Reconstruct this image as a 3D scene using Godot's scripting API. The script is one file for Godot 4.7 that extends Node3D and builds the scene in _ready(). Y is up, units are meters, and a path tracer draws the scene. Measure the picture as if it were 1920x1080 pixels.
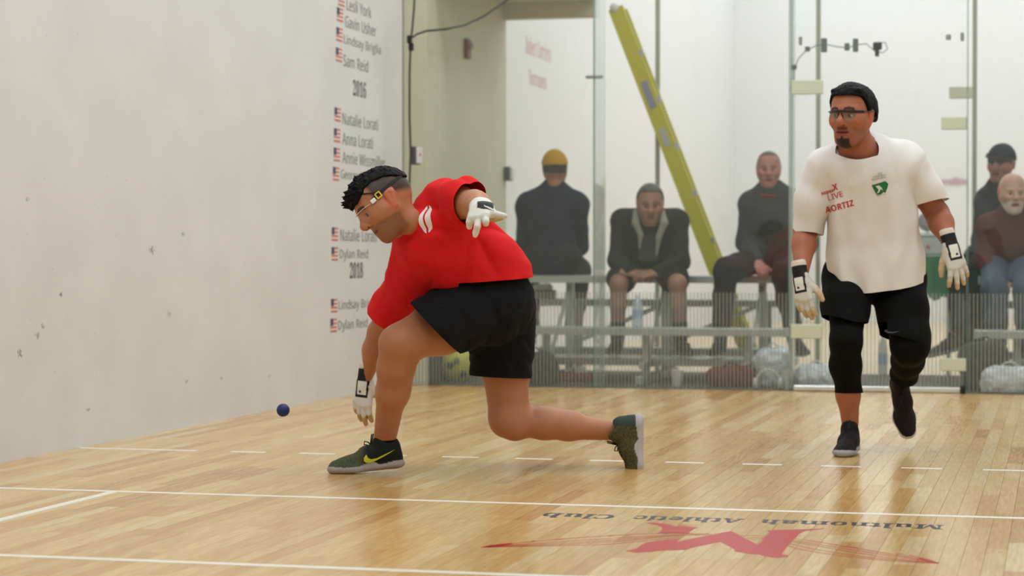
extends Node3D
# A four-wall handball court seen from its front wall: two players in a rally, spectators behind the glass back wall.
# x runs across the court from the left wall, y is up, the court runs away along -z. Metres.

const PX_WIDE := 6.096
const GLASS_Z := -12.192
const GLASS2_Z := -14.2

# ---------------------------------------------------------------- distance fields for bodies and cloth
class Field:
	var o: Vector3
	var h: float
	var nx: int
	var ny: int
	var nz: int
	var d := PackedFloat32Array()

	func _init(lo: Vector3, hi: Vector3, cell: float) -> void:
		o = lo
		h = cell
		nx = int(ceil((hi.x - lo.x) / h)) + 2
		ny = int(ceil((hi.y - lo.y) / h)) + 2
		nz = int(ceil((hi.z - lo.z) / h)) + 2
		d.resize(nx * ny * nz)
		d.fill(1.0)

	# a tapered capsule; along the unit direction n its thickness is s times as large; op 0 joins, 1 carves
	func cap(a: Vector3, b: Vector3, ra: float, rb: float, k := 0.02, n := Vector3.ZERO, s := 1.0, op := 0) -> void:
		var ext := maxf(ra, rb) * maxf(1.0, s) + k + 2.5 * h
		var e := Vector3(ext, ext, ext)
		var lo := ((a.min(b) - e - o) / h).floor()
		var hi := ((a.max(b) + e - o) / h).ceil()
		var x0 := maxi(int(lo.x), 0)
		var y0 := maxi(int(lo.y), 0)
		var z0 := maxi(int(lo.z), 0)
		var x1 := mini(int(hi.x), nx - 1)
		var y1 := mini(int(hi.y), ny - 1)
		var z1 := mini(int(hi.z), nz - 1)
		var ba := b - a
		var inv := 1.0 / maxf(ba.length_squared(), 1e-9)
		var flat := s != 1.0
		var g := 1.0 / s - 1.0
		var dr := rb - ra
		var far := maxf(k, 0.0001)
		for z in range(z0, z1 + 1):
			for y in range(y0, y1 + 1):
				var at := (z * ny + y) * nx + x0
				var p := Vector3(o.x + x0 * h, o.y + y * h, o.z + z * h) - a
				for x in range(x0, x1 + 1):
					var t := clampf(p.dot(ba) * inv, 0.0, 1.0)
					var q := p - ba * t
					if flat:
						q += n * (q.dot(n) * g)
					var v := q.length() - ra - dr * t
					var c := d[at]
					if op == 0:
						if v < c + far:
							var w := maxf(far - absf(v - c), 0.0) / far
							d[at] = minf(v, c) - w * w * far * 0.25
					elif -v > c - far:
						var w2 := maxf(far - absf(-v - c), 0.0) / far
						d[at] = maxf(-v, c) + w2 * w2 * far * 0.25
					p.x += h
					at += 1

	func chain(pts: Array, radii: Array, k := 0.02, n := Vector3.ZERO, s := 1.0) -> void:
		for i in pts.size() - 1:
			cap(pts[i], pts[i + 1], radii[i], radii[i + 1], k, n, s)

	# keeps what lies on the side of the plane that n points away from
	func cut(c: Vector3, n: Vector3, k := 0.004) -> void:
		for z in nz:
			for y in ny:
				var at := (z * ny + y) * nx
				var v := (Vector3(o.x, o.y + y * h, o.z + z * h) - c).dot(n)
				var dv := n.x * h
				for x in nx:
					var cur := d[at]
					if v > cur - k:
						var w := maxf(k - absf(v - cur), 0.0) / k
						d[at] = maxf(v, cur) + w * w * k * 0.25
					v += dv
					at += 1

	# folds of cloth: bends the surface by what f returns at each place near it
	func fold(f: Callable, near := 0.03) -> void:
		for z in nz:
			for y in ny:
				var at := (z * ny + y) * nx
				for x in nx:
					if absf(d[at]) < near:
						d[at] += f.call(Vector3(o.x + x * h, o.y + y * h, o.z + z * h))
					at += 1

	func value(p: Vector3) -> float:
		var q := (p - o) / h
		var x := clampi(int(floor(q.x)), 0, nx - 2)
		var y := clampi(int(floor(q.y)), 0, ny - 2)
		var z := clampi(int(floor(q.z)), 0, nz - 2)
		var f := q - Vector3(x, y, z)
		var at := (z * ny + y) * nx + x
		var r := nx
		var s := nx * ny
		var a := lerpf(lerpf(d[at], d[at + 1], f.x), lerpf(d[at + r], d[at + r + 1], f.x), f.y)
		var b := lerpf(lerpf(d[at + s], d[at + s + 1], f.x), lerpf(d[at + s + r], d[at + s + r + 1], f.x), f.y)
		return lerpf(a, b, f.z)

	# surface nets: one vertex in each cell that the surface crosses, one quad round each crossed edge
	func mesh() -> Dictionary:
		var v := PackedVector3Array()
		var nn := PackedVector3Array()
		var ix := PackedInt32Array()
		var of := PackedInt32Array()
		of.resize(nx * ny * nz)
		of.fill(-1)
		var cells := PackedInt32Array()
		var r := nx
		var s := nx * ny
		var near := 3.2 * h
		for z in nz - 1:
			for y in ny - 1:
				var at := (z * ny + y) * nx
				for x in nx - 1:
					var d0 := d[at]
					if d0 < near and d0 > -near:
						var d1 := d[at + 1]
						var d2 := d[at + r]
						var d3 := d[at + r + 1]
						var d4 := d[at + s]
						var d5 := d[at + s + 1]
						var d6 := d[at + s + r]
						var d7 := d[at + s + r + 1]
						var neg := int(d0 < 0.0) + int(d1 < 0.0) + int(d2 < 0.0) + int(d3 < 0.0) + int(d4 < 0.0) + int(d5 < 0.0) + int(d6 < 0.0) + int(d7 < 0.0)
						if neg > 0 and neg < 8:
							var p := Vector3.ZERO
							var c := 0
							if (d0 < 0.0) != (d1 < 0.0):
								p += Vector3(d0 / (d0 - d1), 0, 0); c += 1
							if (d2 < 0.0) != (d3 < 0.0):
								p += Vector3(d2 / (d2 - d3), 1, 0); c += 1
							if (d4 < 0.0) != (d5 < 0.0):
								p += Vector3(d4 / (d4 - d5), 0, 1); c += 1
							if (d6 < 0.0) != (d7 < 0.0):
								p += Vector3(d6 / (d6 - d7), 1, 1); c += 1
							if (d0 < 0.0) != (d2 < 0.0):
								p += Vector3(0, d0 / (d0 - d2), 0); c += 1
							if (d1 < 0.0) != (d3 < 0.0):
								p += Vector3(1, d1 / (d1 - d3), 0); c += 1
							if (d4 < 0.0) != (d6 < 0.0):
								p += Vector3(0, d4 / (d4 - d6), 1); c += 1
							if (d5 < 0.0) != (d7 < 0.0):
								p += Vector3(1, d5 / (d5 - d7), 1); c += 1
							if (d0 < 0.0) != (d4 < 0.0):
								p += Vector3(0, 0, d0 / (d0 - d4)); c += 1
							if (d1 < 0.0) != (d5 < 0.0):
								p += Vector3(1, 0, d1 / (d1 - d5)); c += 1
							if (d2 < 0.0) != (d6 < 0.0):
								p += Vector3(0, 1, d2 / (d2 - d6)); c += 1
							if (d3 < 0.0) != (d7 < 0.0):
								p += Vector3(1, 1, d3 / (d3 - d7)); c += 1
							of[at] = v.size()
							cells.append(at)
							v.append(o + (Vector3(x, y, z) + p / c) * h)
							nn.append(Vector3(d1 + d3 + d5 + d7 - d0 - d2 - d4 - d6, d2 + d3 + d6 + d7 - d0 - d1 - d4 - d5, d4 + d5 + d6 + d7 - d0 - d1 - d2 - d3).normalized())
					at += 1
		for at in cells:
			var inside := d[at] < 0.0
			for axis in 3:
				var step: int = [1, r, s][axis]
				var u: int = [r, s, 1][axis]
				var w: int = [s, 1, r][axis]
				if at - u - w < 0 or (d[at + step] < 0.0) == inside:
					continue
				var a := of[at]
				var b := of[at - u]
				var c := of[at - u - w]
				var e := of[at - w]
				if b < 0 or c < 0 or e < 0:
					continue
				ix.append_array([a, b, c, a, c, e] if not inside else [a, c, b, a, e, c])
		return {"v": v, "n": nn, "i": ix}


# opens a surface: drops what lies beyond the plane (c, n) within r of c and within round_axis of the line along n, on the side of lim that lim_n points to
func open_at(m: Dictionary, c: Vector3, n: Vector3, r := 0.3, round_axis := 9.0, lim := Vector3.ZERO, lim_n := Vector3.ZERO) -> Dictionary:
	var v: PackedVector3Array = m.v
	var nn: PackedVector3Array = m.n
	var ix := PackedInt32Array()
	var side := PackedFloat32Array()
	for p in v:
		var q := p - c
		var s := q.dot(n)
		s = minf(s, minf(r - q.length(), round_axis - (q - n * s).length()))
		if lim_n != Vector3.ZERO:
			s = minf(s, (p - lim).dot(lim_n))
		side.append(s)
	var src: PackedInt32Array = m.i
	for t in range(0, src.size(), 3):
		var a := src[t]
		var b := src[t + 1]
		var e := src[t + 2]
		var sa := side[a]
		var sb := side[b]
		var se := side[e]
		if sa <= 0.0 and sb <= 0.0 and se <= 0.0:
			ix.append_array([a, b, e])
		elif sa > 0.0 and sb > 0.0 and se > 0.0:
			continue
		else:
			var poly: Array[int] = []
			var tri := [a, b, e]
			for k in 3:
				var p: int = tri[k]
				var q: int = tri[(k + 1) % 3]
				if side[p] <= 0.0:
					poly.append(p)
				if (side[p] <= 0.0) != (side[q] <= 0.0):
					var f := side[p] / (side[p] - side[q])
					poly.append(v.size())
					v.append(v[p].lerp(v[q], f))
					nn.append(nn[p].lerp(nn[q], f).normalized())
					side.append(0.0)
			for k in range(1, poly.size() - 1):
				ix.append_array([poly[0], poly[k], poly[k + 1]])
	return {"v": v, "n": nn, "i": ix}


func moved(m: Dictionary, t: Transform3D) -> Dictionary:
	var v := PackedVector3Array()
	var nn := PackedVector3Array()
	for p in m.v:
		v.append(t * p)
	for p in m.n:
		nn.append((t.basis * p).normalized())
	var out := {"v": v, "n": nn, "i": m.i}
	if m.has("c"):
		out.c = m.c
	return out


func coloured(m: Dictionary, f: Callable) -> Dictionary:
	var c := PackedColorArray()
	for p in m.v:
		c.append(f.call(p))
	m.c = c
	return m


func plain(m: Dictionary, col: Color) -> Dictionary:
	var c := PackedColorArray()
	c.resize(m.v.size())
	c.fill(col)
	m.c = c
	return m


func joined(list: Array) -> Dictionary:
	var v := PackedVector3Array()
	var nn := PackedVector3Array()
	var c := PackedColorArray()
	var ix := PackedInt32Array()
	for m in list:
		var first := v.size()
		v.append_array(m.v)
		nn.append_array(m.n)
		if m.has("c"):
			c.append_array(m.c)
		for k in m.i:
			ix.append(k + first)
	var out := {"v": v, "n": nn, "i": ix}
	if c.size() == v.size():
		out.c = c
	return out


func to_mesh(m: Dictionary, off := Vector3.ZERO) -> ArrayMesh:
	var a := []
	a.resize(Mesh.ARRAY_MAX)
	var v: PackedVector3Array = m.v
	if off != Vector3.ZERO:
		v = PackedVector3Array()
		for p in m.v:
			v.append(p - off)
	a[Mesh.ARRAY_VERTEX] = v
	a[Mesh.ARRAY_NORMAL] = m.n
	var ix: PackedInt32Array = m.i
	var mv: PackedVector3Array = m.v
	var mn: PackedVector3Array = m.n
	for t in range(0, ix.size(), 3):
		var p0 := ix[t]
		var p1 := ix[t + 1]
		var p2 := ix[t + 2]
		if (mv[p2] - mv[p0]).cross(mv[p1] - mv[p0]).dot(mn[p0] + mn[p1] + mn[p2]) < 0.0:
			ix[t + 1] = p2
			ix[t + 2] = p1
	a[Mesh.ARRAY_INDEX] = ix
	if m.has("c"):
		a[Mesh.ARRAY_COLOR] = m.c
	if m.has("uv"):
		a[Mesh.ARRAY_TEX_UV] = m.uv
	var out := ArrayMesh.new()
	out.add_surface_from_arrays(Mesh.PRIMITIVE_TRIANGLES, a)
	return out


# ---------------------------------------------------------------- plain shapes
func empty() -> Dictionary:
	return {"v": PackedVector3Array(), "n": PackedVector3Array(), "i": PackedInt32Array()}


func quad(m: Dictionary, a: Vector3, b: Vector3, c: Vector3, e: Vector3) -> void:
	var n := (c - a).cross(b - a).normalized()
	var f: int = m.v.size()
	m.v.append_array([a, b, c, e])
	m.n.append_array([n, n, n, n])
	m.i.append_array([f, f + 1, f + 2, f, f + 2, f + 3])


# a box with its edges cut off
func box(c: Vector3, size: Vector3, bevel := 0.004, basis := Basis.IDENTITY) -> Dictionary:
	var m := empty()
	var e := size / 2.0
	var b := minf(bevel, minf(e.x, minf(e.y, e.z)) * 0.9)
	for axis in 3:
		var u := (axis + 1) % 3
		var w := (axis + 2) % 3
		for s in [-1.0, 1.0]:
			var q := []
			for k in [[-1, -1], [1, -1], [1, 1], [-1, 1]]:
				var p := Vector3.ZERO
				p[axis] = s * e[axis]
				p[u] = k[0] * (e[u] - b)
				p[w] = k[1] * (e[w] - b)
				q.append(p)
			if s > 0:
				quad(m, q[3], q[2], q[1], q[0])
			else:
				quad(m, q[0], q[1], q[2], q[3])
		for s1 in [-1.0, 1.0]:
			for s2 in [-1.0, 1.0]:
				var pts := []
				for k in [-1.0, 1.0]:
					var p1 := Vector3.ZERO
					p1[axis] = k * (e[axis] - b)
					p1[u] = s1 * e[u]
					p1[w] = s2 * (e[w] - b)
					var p2 := p1
					p2[u] = s1 * (e[u] - b)
					p2[w] = s2 * e[w]
					pts.append([p1, p2])
				if s1 * s2 > 0:
					quad(m, pts[0][0], pts[0][1], pts[1][1], pts[1][0])
				else:
					quad(m, pts[1][0], pts[1][1], pts[0][1], pts[0][0])
	for sx in [-1.0, 1.0]:
		for sy in [-1.0, 1.0]:
			for sz in [-1.0, 1.0]:
				var s := Vector3(sx, sy, sz)
				var a := s * (e - Vector3(0, b, b))
				var bb := s * (e - Vector3(b, 0, b))
				var cc := s * (e - Vector3(b, b, 0))
				var n := s.normalized()
				var f: int = m.v.size()
				m.v.append_array([a, bb, cc])
				m.n.append_array([n, n, n])
				m.i.append_array([f, f + 1, f + 2] if sx * sy * sz < 0 else [f, f + 2, f + 1])
	return moved(m, Transform3D(basis, c))


func beam(a: Vector3, b: Vector3, w: float, t: float, up := Vector3.UP, bevel := 0.003) -> Dictionary:
	var y := (b - a).normalized()
	var x := y.cross(up).normalized()
	if x.length() < 0.5:
		x = Vector3.RIGHT
	var z := x.cross(y).normalized()
	return box((a + b) / 2.0, Vector3(w, a.distance_to(b), t), bevel, Basis(x, y, z))


func tube(pts: Array, radius: float, sides := 8, closed := false) -> Dictionary:
	var m := empty()
	var count := pts.size()
	var side := Vector3.ZERO
	for k in count:
		var before: Vector3 = pts[(k - 1 + count) % count] if closed or k > 0 else pts[k]
		var after: Vector3 = pts[(k + 1) % count] if closed or k < count - 1 else pts[k]
		var y := (after - before).normalized()
		if side == Vector3.ZERO:
			side = y.cross(Vector3.UP if absf(y.y) < 0.9 else Vector3.RIGHT).normalized()
		side = (side - y * side.dot(y)).normalized()
		var other := y.cross(side)
		for j in sides:
			var a := TAU * j / sides
			var n := side * cos(a) + other * sin(a)
			m.v.append(pts[k] + n * radius)
			m.n.append(n)
	var spans := count if closed else count - 1
	for k in spans:
		for j in sides:
			var a := k * sides + j
			var b := k * sides + (j + 1) % sides
			var c := ((k + 1) % count) * sides + (j + 1) % sides
			var e := ((k + 1) % count) * sides + j
			m.i.append_array([a, b, c, a, c, e])
	if not closed:
		for k in [0, count - 1]:
			var f: int = m.v.size()
			var n := ((pts[0] - pts[1]) if k == 0 else (pts[count - 1] - pts[count - 2])) as Vector3
			m.v.append(pts[k])
			m.n.append(n.normalized())
			for j in sides:
				m.v.append(m.v[k * sides + j])
				m.n.append(n.normalized())
			for j in sides:
				m.i.append_array([f, f + 1 + j, f + 1 + (j + 1) % sides])
	return m


# turns a profile of (radius, height) about the y axis
func lathe(prof: Array, sides := 24) -> Dictionary:
	var m := empty()
	var count := prof.size()
	for k in count:
		var before: Vector2 = prof[maxi(k - 1, 0)]
		var after: Vector2 = prof[mini(k + 1, count - 1)]
		var t := (after - before).normalized()
		for j in sides + 1:
			var a := TAU * j / sides
			m.v.append(Vector3(cos(a) * prof[k].x, prof[k].y, sin(a) * prof[k].x))
			m.n.append(Vector3(cos(a) * t.y, -t.x, sin(a) * t.y).normalized())
	for k in count - 1:
		for j in sides:
			var a := k * (sides + 1) + j
			m.i.append_array([a, a + 1, a + sides + 2, a, a + sides + 2, a + sides + 1])
	return m


# a flat outline with thickness: pts in the plane of basis x and y, front along basis z
func plate(pts: Array, t: Transform3D, thick := 0.0006) -> Dictionary:
	var m := empty()
	var flat := PackedVector2Array(pts)
	var tri := Geometry2D.triangulate_polygon(flat)
	for s in [0.0, thick]:
		var f: int = m.v.size()
		for p in flat:
			m.v.append(t * Vector3(p.x, p.y, s))
			m.n.append(t.basis.z.normalized() * (1.0 if s > 0.0 else -1.0))
		for k in tri:
			m.i.append(f + k)
	for k in flat.size():
		var a := flat[k]
		var b := flat[(k + 1) % flat.size()]
		quad(m, t * Vector3(a.x, a.y, 0), t * Vector3(b.x, b.y, 0), t * Vector3(b.x, b.y, thick), t * Vector3(a.x, a.y, thick))
	return m


var sans: SystemFont
var serif: SystemFont
var sans_bold: SystemFont
var serif_bold: SystemFont


func font(called: String, bold := false) -> SystemFont:
	var f := SystemFont.new()
	f.font_names = PackedStringArray([called])
	f.font_weight = 700 if bold else 400
	return f


# lettering as a flat mesh whose box is w by h, its lower left corner at the origin
func letters(words: String, f: Font, w: float, h: float, thick := 0.0006) -> Dictionary:
	var t := TextMesh.new()
	t.text = words
	t.font = f
	t.font_size = 64
	t.pixel_size = 0.01
	t.depth = 0.01
	t.curve_step = 4.0
	var m := empty()
	for s in t.get_surface_count():
		var a := t.surface_get_arrays(s)
		var first: int = m.v.size()
		m.v.append_array(a[Mesh.ARRAY_VERTEX])
		m.n.append_array(a[Mesh.ARRAY_NORMAL])
		for k in a[Mesh.ARRAY_INDEX]:
			m.i.append(first + k)
	var box_of := AABB(m.v[0], Vector3.ZERO)
	for p in m.v:
		box_of = box_of.expand(p)
	var sc := Vector3(w / box_of.size.x, h / box_of.size.y, thick / box_of.size.z)
	var v := PackedVector3Array()
	for p in m.v:
		v.append((p - box_of.position) * sc)
	m.v = v
	return m


# lays a flat print on a surface: each vertex slides along -z of t until it meets the field
func stamp(f: Field, m: Dictionary, t: Transform3D, lift := 0.0015, also: Field = null) -> Dictionary:
	var v := PackedVector3Array()
	var dir := -t.basis.z.normalized()
	for q in m.v:
		var p := t * Vector3(q.x, q.y, 0.0)
		for k in 60:
			var s := f.value(p)
			if also:
				s = minf(s, also.value(p))
			if s < 0.0008:
				break
			p += dir * minf(s * 0.8, 0.02)
		v.append(p - dir * (lift + q.z))
	return {"v": v, "n": normals_of(v, m.i, -dir), "i": m.i}


func normals_of(v: PackedVector3Array, ix: PackedInt32Array, towards: Vector3) -> PackedVector3Array:
	var nn := PackedVector3Array()
	nn.resize(v.size())
	for t in range(0, ix.size(), 3):
		var n := (v[ix[t + 1]] - v[ix[t]]).cross(v[ix[t + 2]] - v[ix[t]])
		if n.dot(towards) < 0.0:
			n = -n
		for k in 3:
			nn[ix[t + k]] += n
	for k in nn.size():
		nn[k] = nn[k].normalized() if nn[k].length() > 1e-12 else towards
	return nn


# a flat outline cut into small triangles, so that it can bend over a surface
func patch(pts: Array, step := 0.01) -> Dictionary:
	var m := empty()
	var flat := PackedVector2Array(pts)
	var lo := flat[0]
	var hi := flat[0]
	for p in flat:
		lo = lo.min(p)
		hi = hi.max(p)
	var y := lo.y
	while y < hi.y:
		var x := lo.x
		while x < hi.x:
			var cell := PackedVector2Array([Vector2(x, y), Vector2(x + step, y), Vector2(x + step, y + step), Vector2(x, y + step)])
			for piece in Geometry2D.intersect_polygons(flat, cell):
				var tri := Geometry2D.triangulate_polygon(piece)
				var f: int = m.v.size()
				for p in piece:
					m.v.append(Vector3(p.x, p.y, 0))
					m.n.append(Vector3.BACK)
				for k in tri:
					m.i.append(f + k)
			x += step
		y += step
	return m


# ---------------------------------------------------------------- materials and the tree of things
var mats := {}


func mat(called: String, col: Color, rough := 0.6, metal := 0.0, spec := 0.5) -> StandardMaterial3D:
	if mats.has(called):
		return mats[called]
	var m := StandardMaterial3D.new()
	m.resource_name = called
	m.albedo_color = col
	m.roughness = rough
	m.metallic = metal
	m.metallic_specular = spec
	mats[called] = m
	return m


func cloth(called: String, col: Color, sheen := 0.3) -> StandardMaterial3D:
	if mats.has(called):
		return mats[called]
	var m := mat(called, col, 0.9, 0.0, 0.25)
	m.rim_enabled = true
	m.rim = sheen
	m.rim_tint = 0.7
	m.uv1_triplanar = true
	m.uv1_scale = Vector3(30, 30, 30)
	m.heightmap_enabled = true
	m.heightmap_texture = cloth_relief
	m.heightmap_scale = 0.02
	return m


func painted(called: String, rough := 0.6, spec := 0.5) -> StandardMaterial3D:
	var m := mat(called, Color.WHITE, rough, 0.0, spec)
	m.vertex_color_use_as_albedo = true
	return m


var cloth_relief: NoiseTexture2D


func noise_texture(freq: float, size := 256, octaves := 4, ramp: Gradient = null, seed_ := 3, as_normal := false) -> NoiseTexture2D:
	var n := FastNoiseLite.new()
	n.seed = seed_
	n.noise_type = FastNoiseLite.TYPE_SIMPLEX_SMOOTH
	n.frequency = freq
	n.fractal_octaves = octaves
	var t := NoiseTexture2D.new()
	t.width = size
	t.height = size
	t.seamless = true
	t.noise = n
	t.as_normal_map = as_normal
	if ramp:
		t.color_ramp = ramp
	return t


func lin(r: float, g: float, b: float) -> Color:
	return Color(r, g, b).srgb_to_linear()


func put(parent: Node, called: String, m: Dictionary, material: Material, off := Vector3.ZERO) -> MeshInstance3D:
	var o := MeshInstance3D.new()
	o.name = called
	o.mesh = to_mesh(m, off)
	o.material_override = material
	parent.add_child(o, true)
	return o


func tag(o: Node3D, label: String, category: String, group := "", kind := "") -> Node3D:
	o.set_meta("label", label)
	o.set_meta("category", category)
	if group:
		o.set_meta("group", group)
	if kind:
		o.set_meta("kind", kind)
	return o


var used := {}


func numbered(called: String) -> String:
	if not used.has(called):
		used[called] = 0
		return called
	used[called] += 1
	return "%s_%03d" % [called, used[called]]


func thing(called: String, where: Vector3, label: String, category: String, group := "") -> Node3D:
	var o := Node3D.new()
	o.name = numbered(called)
	o.position = where
	add_child(o)
	return tag(o, label, category, group)


func structure(called: String, m: Dictionary, material: Material, label: String, category: String) -> MeshInstance3D:
	var o := put(self, called, m, material)
	tag(o, label, category, "", "structure")
	return o


# ---------------------------------------------------------------- the scene
func _ready() -> void:
	# camera: low, just behind the line of the front wall, looking down the court to the left
	var cam := Camera3D.new()
	cam.name = "camera"
	var eye := CameraAttributesPhysical.new()
	eye.frustum_focal_length = 88.49
	eye.exposure_aperture = 4.0
	eye.frustum_focus_distance = 7.4
	cam.attributes = eye
	cam.fov = 15.44
	cam.position = Vector3(4.0025, 0.8024, 0.6331)
	cam.rotation = Vector3(-0.0141, 0.2510, 0.0)
	cam.current = true
	add_child(cam)
	# environment: indoors, no sky to be seen
	var env := Environment.new()
	env.background_mode = Environment.BG_COLOR
	env.background_color = Color(0, 0, 0)
	env.tonemap_mode = Environment.TONE_MAPPER_LINEAR
	env.tonemap_exposure = 1.0
	env.sdfgi_enabled = true
	env.ssao_enabled = true
	env.ssil_enabled = true
	var world := WorldEnvironment.new()
	world.name = "world"
	world.environment = env
	add_child(world)
	# ceiling lamps of the two courts and of the corridor between them
	for z in [-2.0, -6.6, -11.0]:
		for x in [1.55, 4.55]:
			ceiling_lamp(Vector3(x, 6.1, z), Vector2(1.3, 1.3), COURT_LAMP, "square court ceiling lamp above the players' court")
	for z in [-15.9, -18.9, -21.9, -24.9]:
		for x in [1.55, 4.55]:
			ceiling_lamp(Vector3(x, 6.1, z), Vector2(1.3, 1.3), FAR_LAMP, "square court ceiling lamp above the court behind")
	for x in [1.8, 4.4]:
		ceiling_lamp(Vector3(x, 3.6, -13.2), Vector2(1.2, 0.3), HALL_LAMP, "long ceiling lamp above the bleachers")

	sans = font("Droid Sans")
	sans_bold = font("Droid Sans", true)
	serif = font("Droid Serif")
	serif_bold = font("Droid Serif", true)
	cloth_relief = noise_texture(0.09, 256, 3)
	build_room()
	build_floor()
	build_glass()
	build_wall_lettering()
	build_hall()
	build_people()


const COURT_LAMP := 7.0
const FAR_LAMP := 5.2
const HALL_LAMP := 0.6


func ceiling_lamp(at: Vector3, size: Vector2, energy: float, label: String) -> void:
	var t := thing("ceiling_lamp", at, label, "lamp", "lamps of " + label)
	put(t, "frame", joined([box(Vector3(0, -0.03, size.y / 2 + 0.02), Vector3(size.x + 0.08, 0.06, 0.04)), box(Vector3(0, -0.03, -size.y / 2 - 0.02), Vector3(size.x + 0.08, 0.06, 0.04)), box(Vector3(size.x / 2 + 0.02, -0.03, 0), Vector3(0.04, 0.06, size.y)), box(Vector3(-size.x / 2 - 0.02, -0.03, 0), Vector3(0.04, 0.06, size.y))]), mat("lamp_frame", Color(0.85, 0.85, 0.84), 0.5))
	var glow := mat("lamp_diffuser_" + str(energy), Color(0.9, 0.9, 0.88), 0.5)
	glow.emission_enabled = true
	glow.emission = Color(0.96, 0.99, 1.0)
	glow.emission_energy_multiplier = 1.5
	put(t, "diffuser", box(Vector3(0, -0.02, 0), Vector3(size.x, 0.02, size.y), 0.004), glow)
	var l := AreaLight3D.new()
	l.name = "lamp_light"
	l.area_size = size
	l.light_energy = energy
	l.light_color = Color(0.94, 0.975, 1.0)
	l.shadow_enabled = true
	l.area_range = 30.0
	l.position = Vector3(0, -0.07, 0)
	l.rotation.x = -PI / 2
	t.add_child(l)


func build_room() -> void:
	var white := mat("court_plaster", Color(0.88, 0.88, 0.875), 0.6)
	white.albedo_texture = wall_texture()
	# the left wall carries its own picture of scuffs, 13.7 m by 6.1 m
	var lw := empty()
	quad(lw, Vector3(0, 0, 1.5), Vector3(0, 6.1, 1.5), Vector3(0, 6.1, GLASS_Z), Vector3(0, 0, GLASS_Z))
	lw.uv = PackedVector2Array([Vector2(0, 1), Vector2(0, 0), Vector2(1, 0), Vector2(1, 1)])
	var left := structure("wall_left", lw, white, "white plaster side wall of the court with names and small flags", "wall")
	var backing := box(Vector3(-0.13, 3.05, (1.5 + GLASS_Z) / 2), Vector3(0.25, 6.2, 1.5 - GLASS_Z), 0.002)
	put(left, "backing", backing, mat("plaster_plain", Color(0.88, 0.88, 0.875), 0.6))
	var p := mat("plaster_plain", Color(0.88, 0.88, 0.875), 0.6)
	structure("wall_right", box(Vector3(6.096 + 0.125, 3.05, (1.5 + GLASS_Z) / 2), Vector3(0.25, 6.2, 1.5 - GLASS_Z), 0.002), p, "plain white right side wall of the players' court", "wall")
	structure("wall_front", box(Vector3(3.05, 3.05, 1.62), Vector3(6.6, 6.2, 0.24), 0.002), p, "plain white front wall of the players' court", "wall")
	structure("ceiling", box(Vector3(3.05, 6.22, (1.74 + GLASS_Z) / 2), Vector3(6.6, 0.24, 1.74 - GLASS_Z), 0.002), p, "white ceiling of the players' court", "ceiling")
	structure("wall_back", box(Vector3(3.05, 4.93, GLASS_Z - 0.1), Vector3(6.6, 2.5, 0.2), 0.002), p, "white wall above the glass of the players' court", "wall")
	# corridor with the bleachers
	var beige := mat("beige_paint", Color(0.80, 0.79, 0.68), 0.6)
	var mid := (GLASS_Z + GLASS2_Z) / 2
	var deep := GLASS_Z - GLASS2_Z
	structure("wall_corridor_left", box(Vector3(0.16 - 0.2, 1.85, mid), Vector3(0.4, 3.7, deep - 0.03), 0.002), beige, "pale green-beige end wall of the corridor behind the glass", "wall")
	structure("wall_corridor_right", box(Vector3(6.2, 1.85, mid), Vector3(0.2, 3.7, deep - 0.03), 0.002), beige, "beige end wall of the corridor beyond the bleachers", "wall")
	structure("ceiling_corridor", box(Vector3(3.05, 3.78, mid), Vector3(6.6, 0.2, deep - 0.03), 0.002), mat("ceiling_beige", Color(0.8, 0.79, 0.72), 0.7), "beige ceiling of the corridor", "ceiling")
	var carpet := mat("grey_carpet", Color(0.40, 0.40, 0.37), 0.95)
	carpet.uv1_triplanar = true
	carpet.uv1_world_triplanar = true
	carpet.uv1_scale = Vector3(14, 14, 14)
	carpet.heightmap_enabled = true
	carpet.heightmap_texture = noise_texture(0.2, 128, 2)
	carpet.heightmap_scale = 0.6
	structure("floor_corridor", box(Vector3(3.05, -0.05, mid), Vector3(6.6, 0.1, deep), 0.002), carpet, "dark grey carpet of the corridor under the bleachers", "floor")
	structure("baseboard_left", box(Vector3(0.168, 0.115, mid), Vector3(0.016, 0.23, deep - 0.06), 0.003), mat("dark_base", Color(0.22, 0.225, 0.22), 0.7), "dark grey baseboard along the beige corridor wall", "baseboard")
	# the soffit that hangs over the corner of the corridor
	var sof := structure("trim_1", box(Vector3(0.50, 2.95, mid - 0.05), Vector3(0.70, 0.66, deep - 0.15), 0.006), beige, "beige soffit hanging over the corridor corner", "soffit")
	put(sof, "edge_beam", box(Vector3(0.50, 2.575, GLASS2_Z + 0.06), Vector3(0.70, 0.13, 0.1), 0.006), beige)
	# the court behind
	var z2 := GLASS2_Z
	var z3 := -26.4
	var m2 := (z2 + z3) / 2
	var far := p
	structure("wall_far_left", box(Vector3(-0.125, 3.05, m2), Vector3(0.25, 6.2, z2 - z3), 0.002), far, "white side wall of the court behind, with faint red lettering", "wall")
	structure("wall_far_right", box(Vector3(6.22, 3.05, m2), Vector3(0.25, 6.2, z2 - z3), 0.002), far, "white right side wall of the court behind", "wall")
	structure("wall_far", box(Vector3(3.05, 3.05, z3 - 0.12), Vector3(6.6, 6.2, 0.24), 0.002), far, "white front wall of the court behind", "wall")
	structure("ceiling_far", box(Vector3(3.05, 6.22, m2), Vector3(6.6, 0.24, z2 - z3), 0.002), far, "white ceiling of the court behind", "ceiling")
	structure("wall_far_back", box(Vector3(3.05, 4.93, z2 + 0.0), Vector3(6.6, 2.5, 0.16), 0.002), far, "white wall above the glass of the court behind", "wall")
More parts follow.
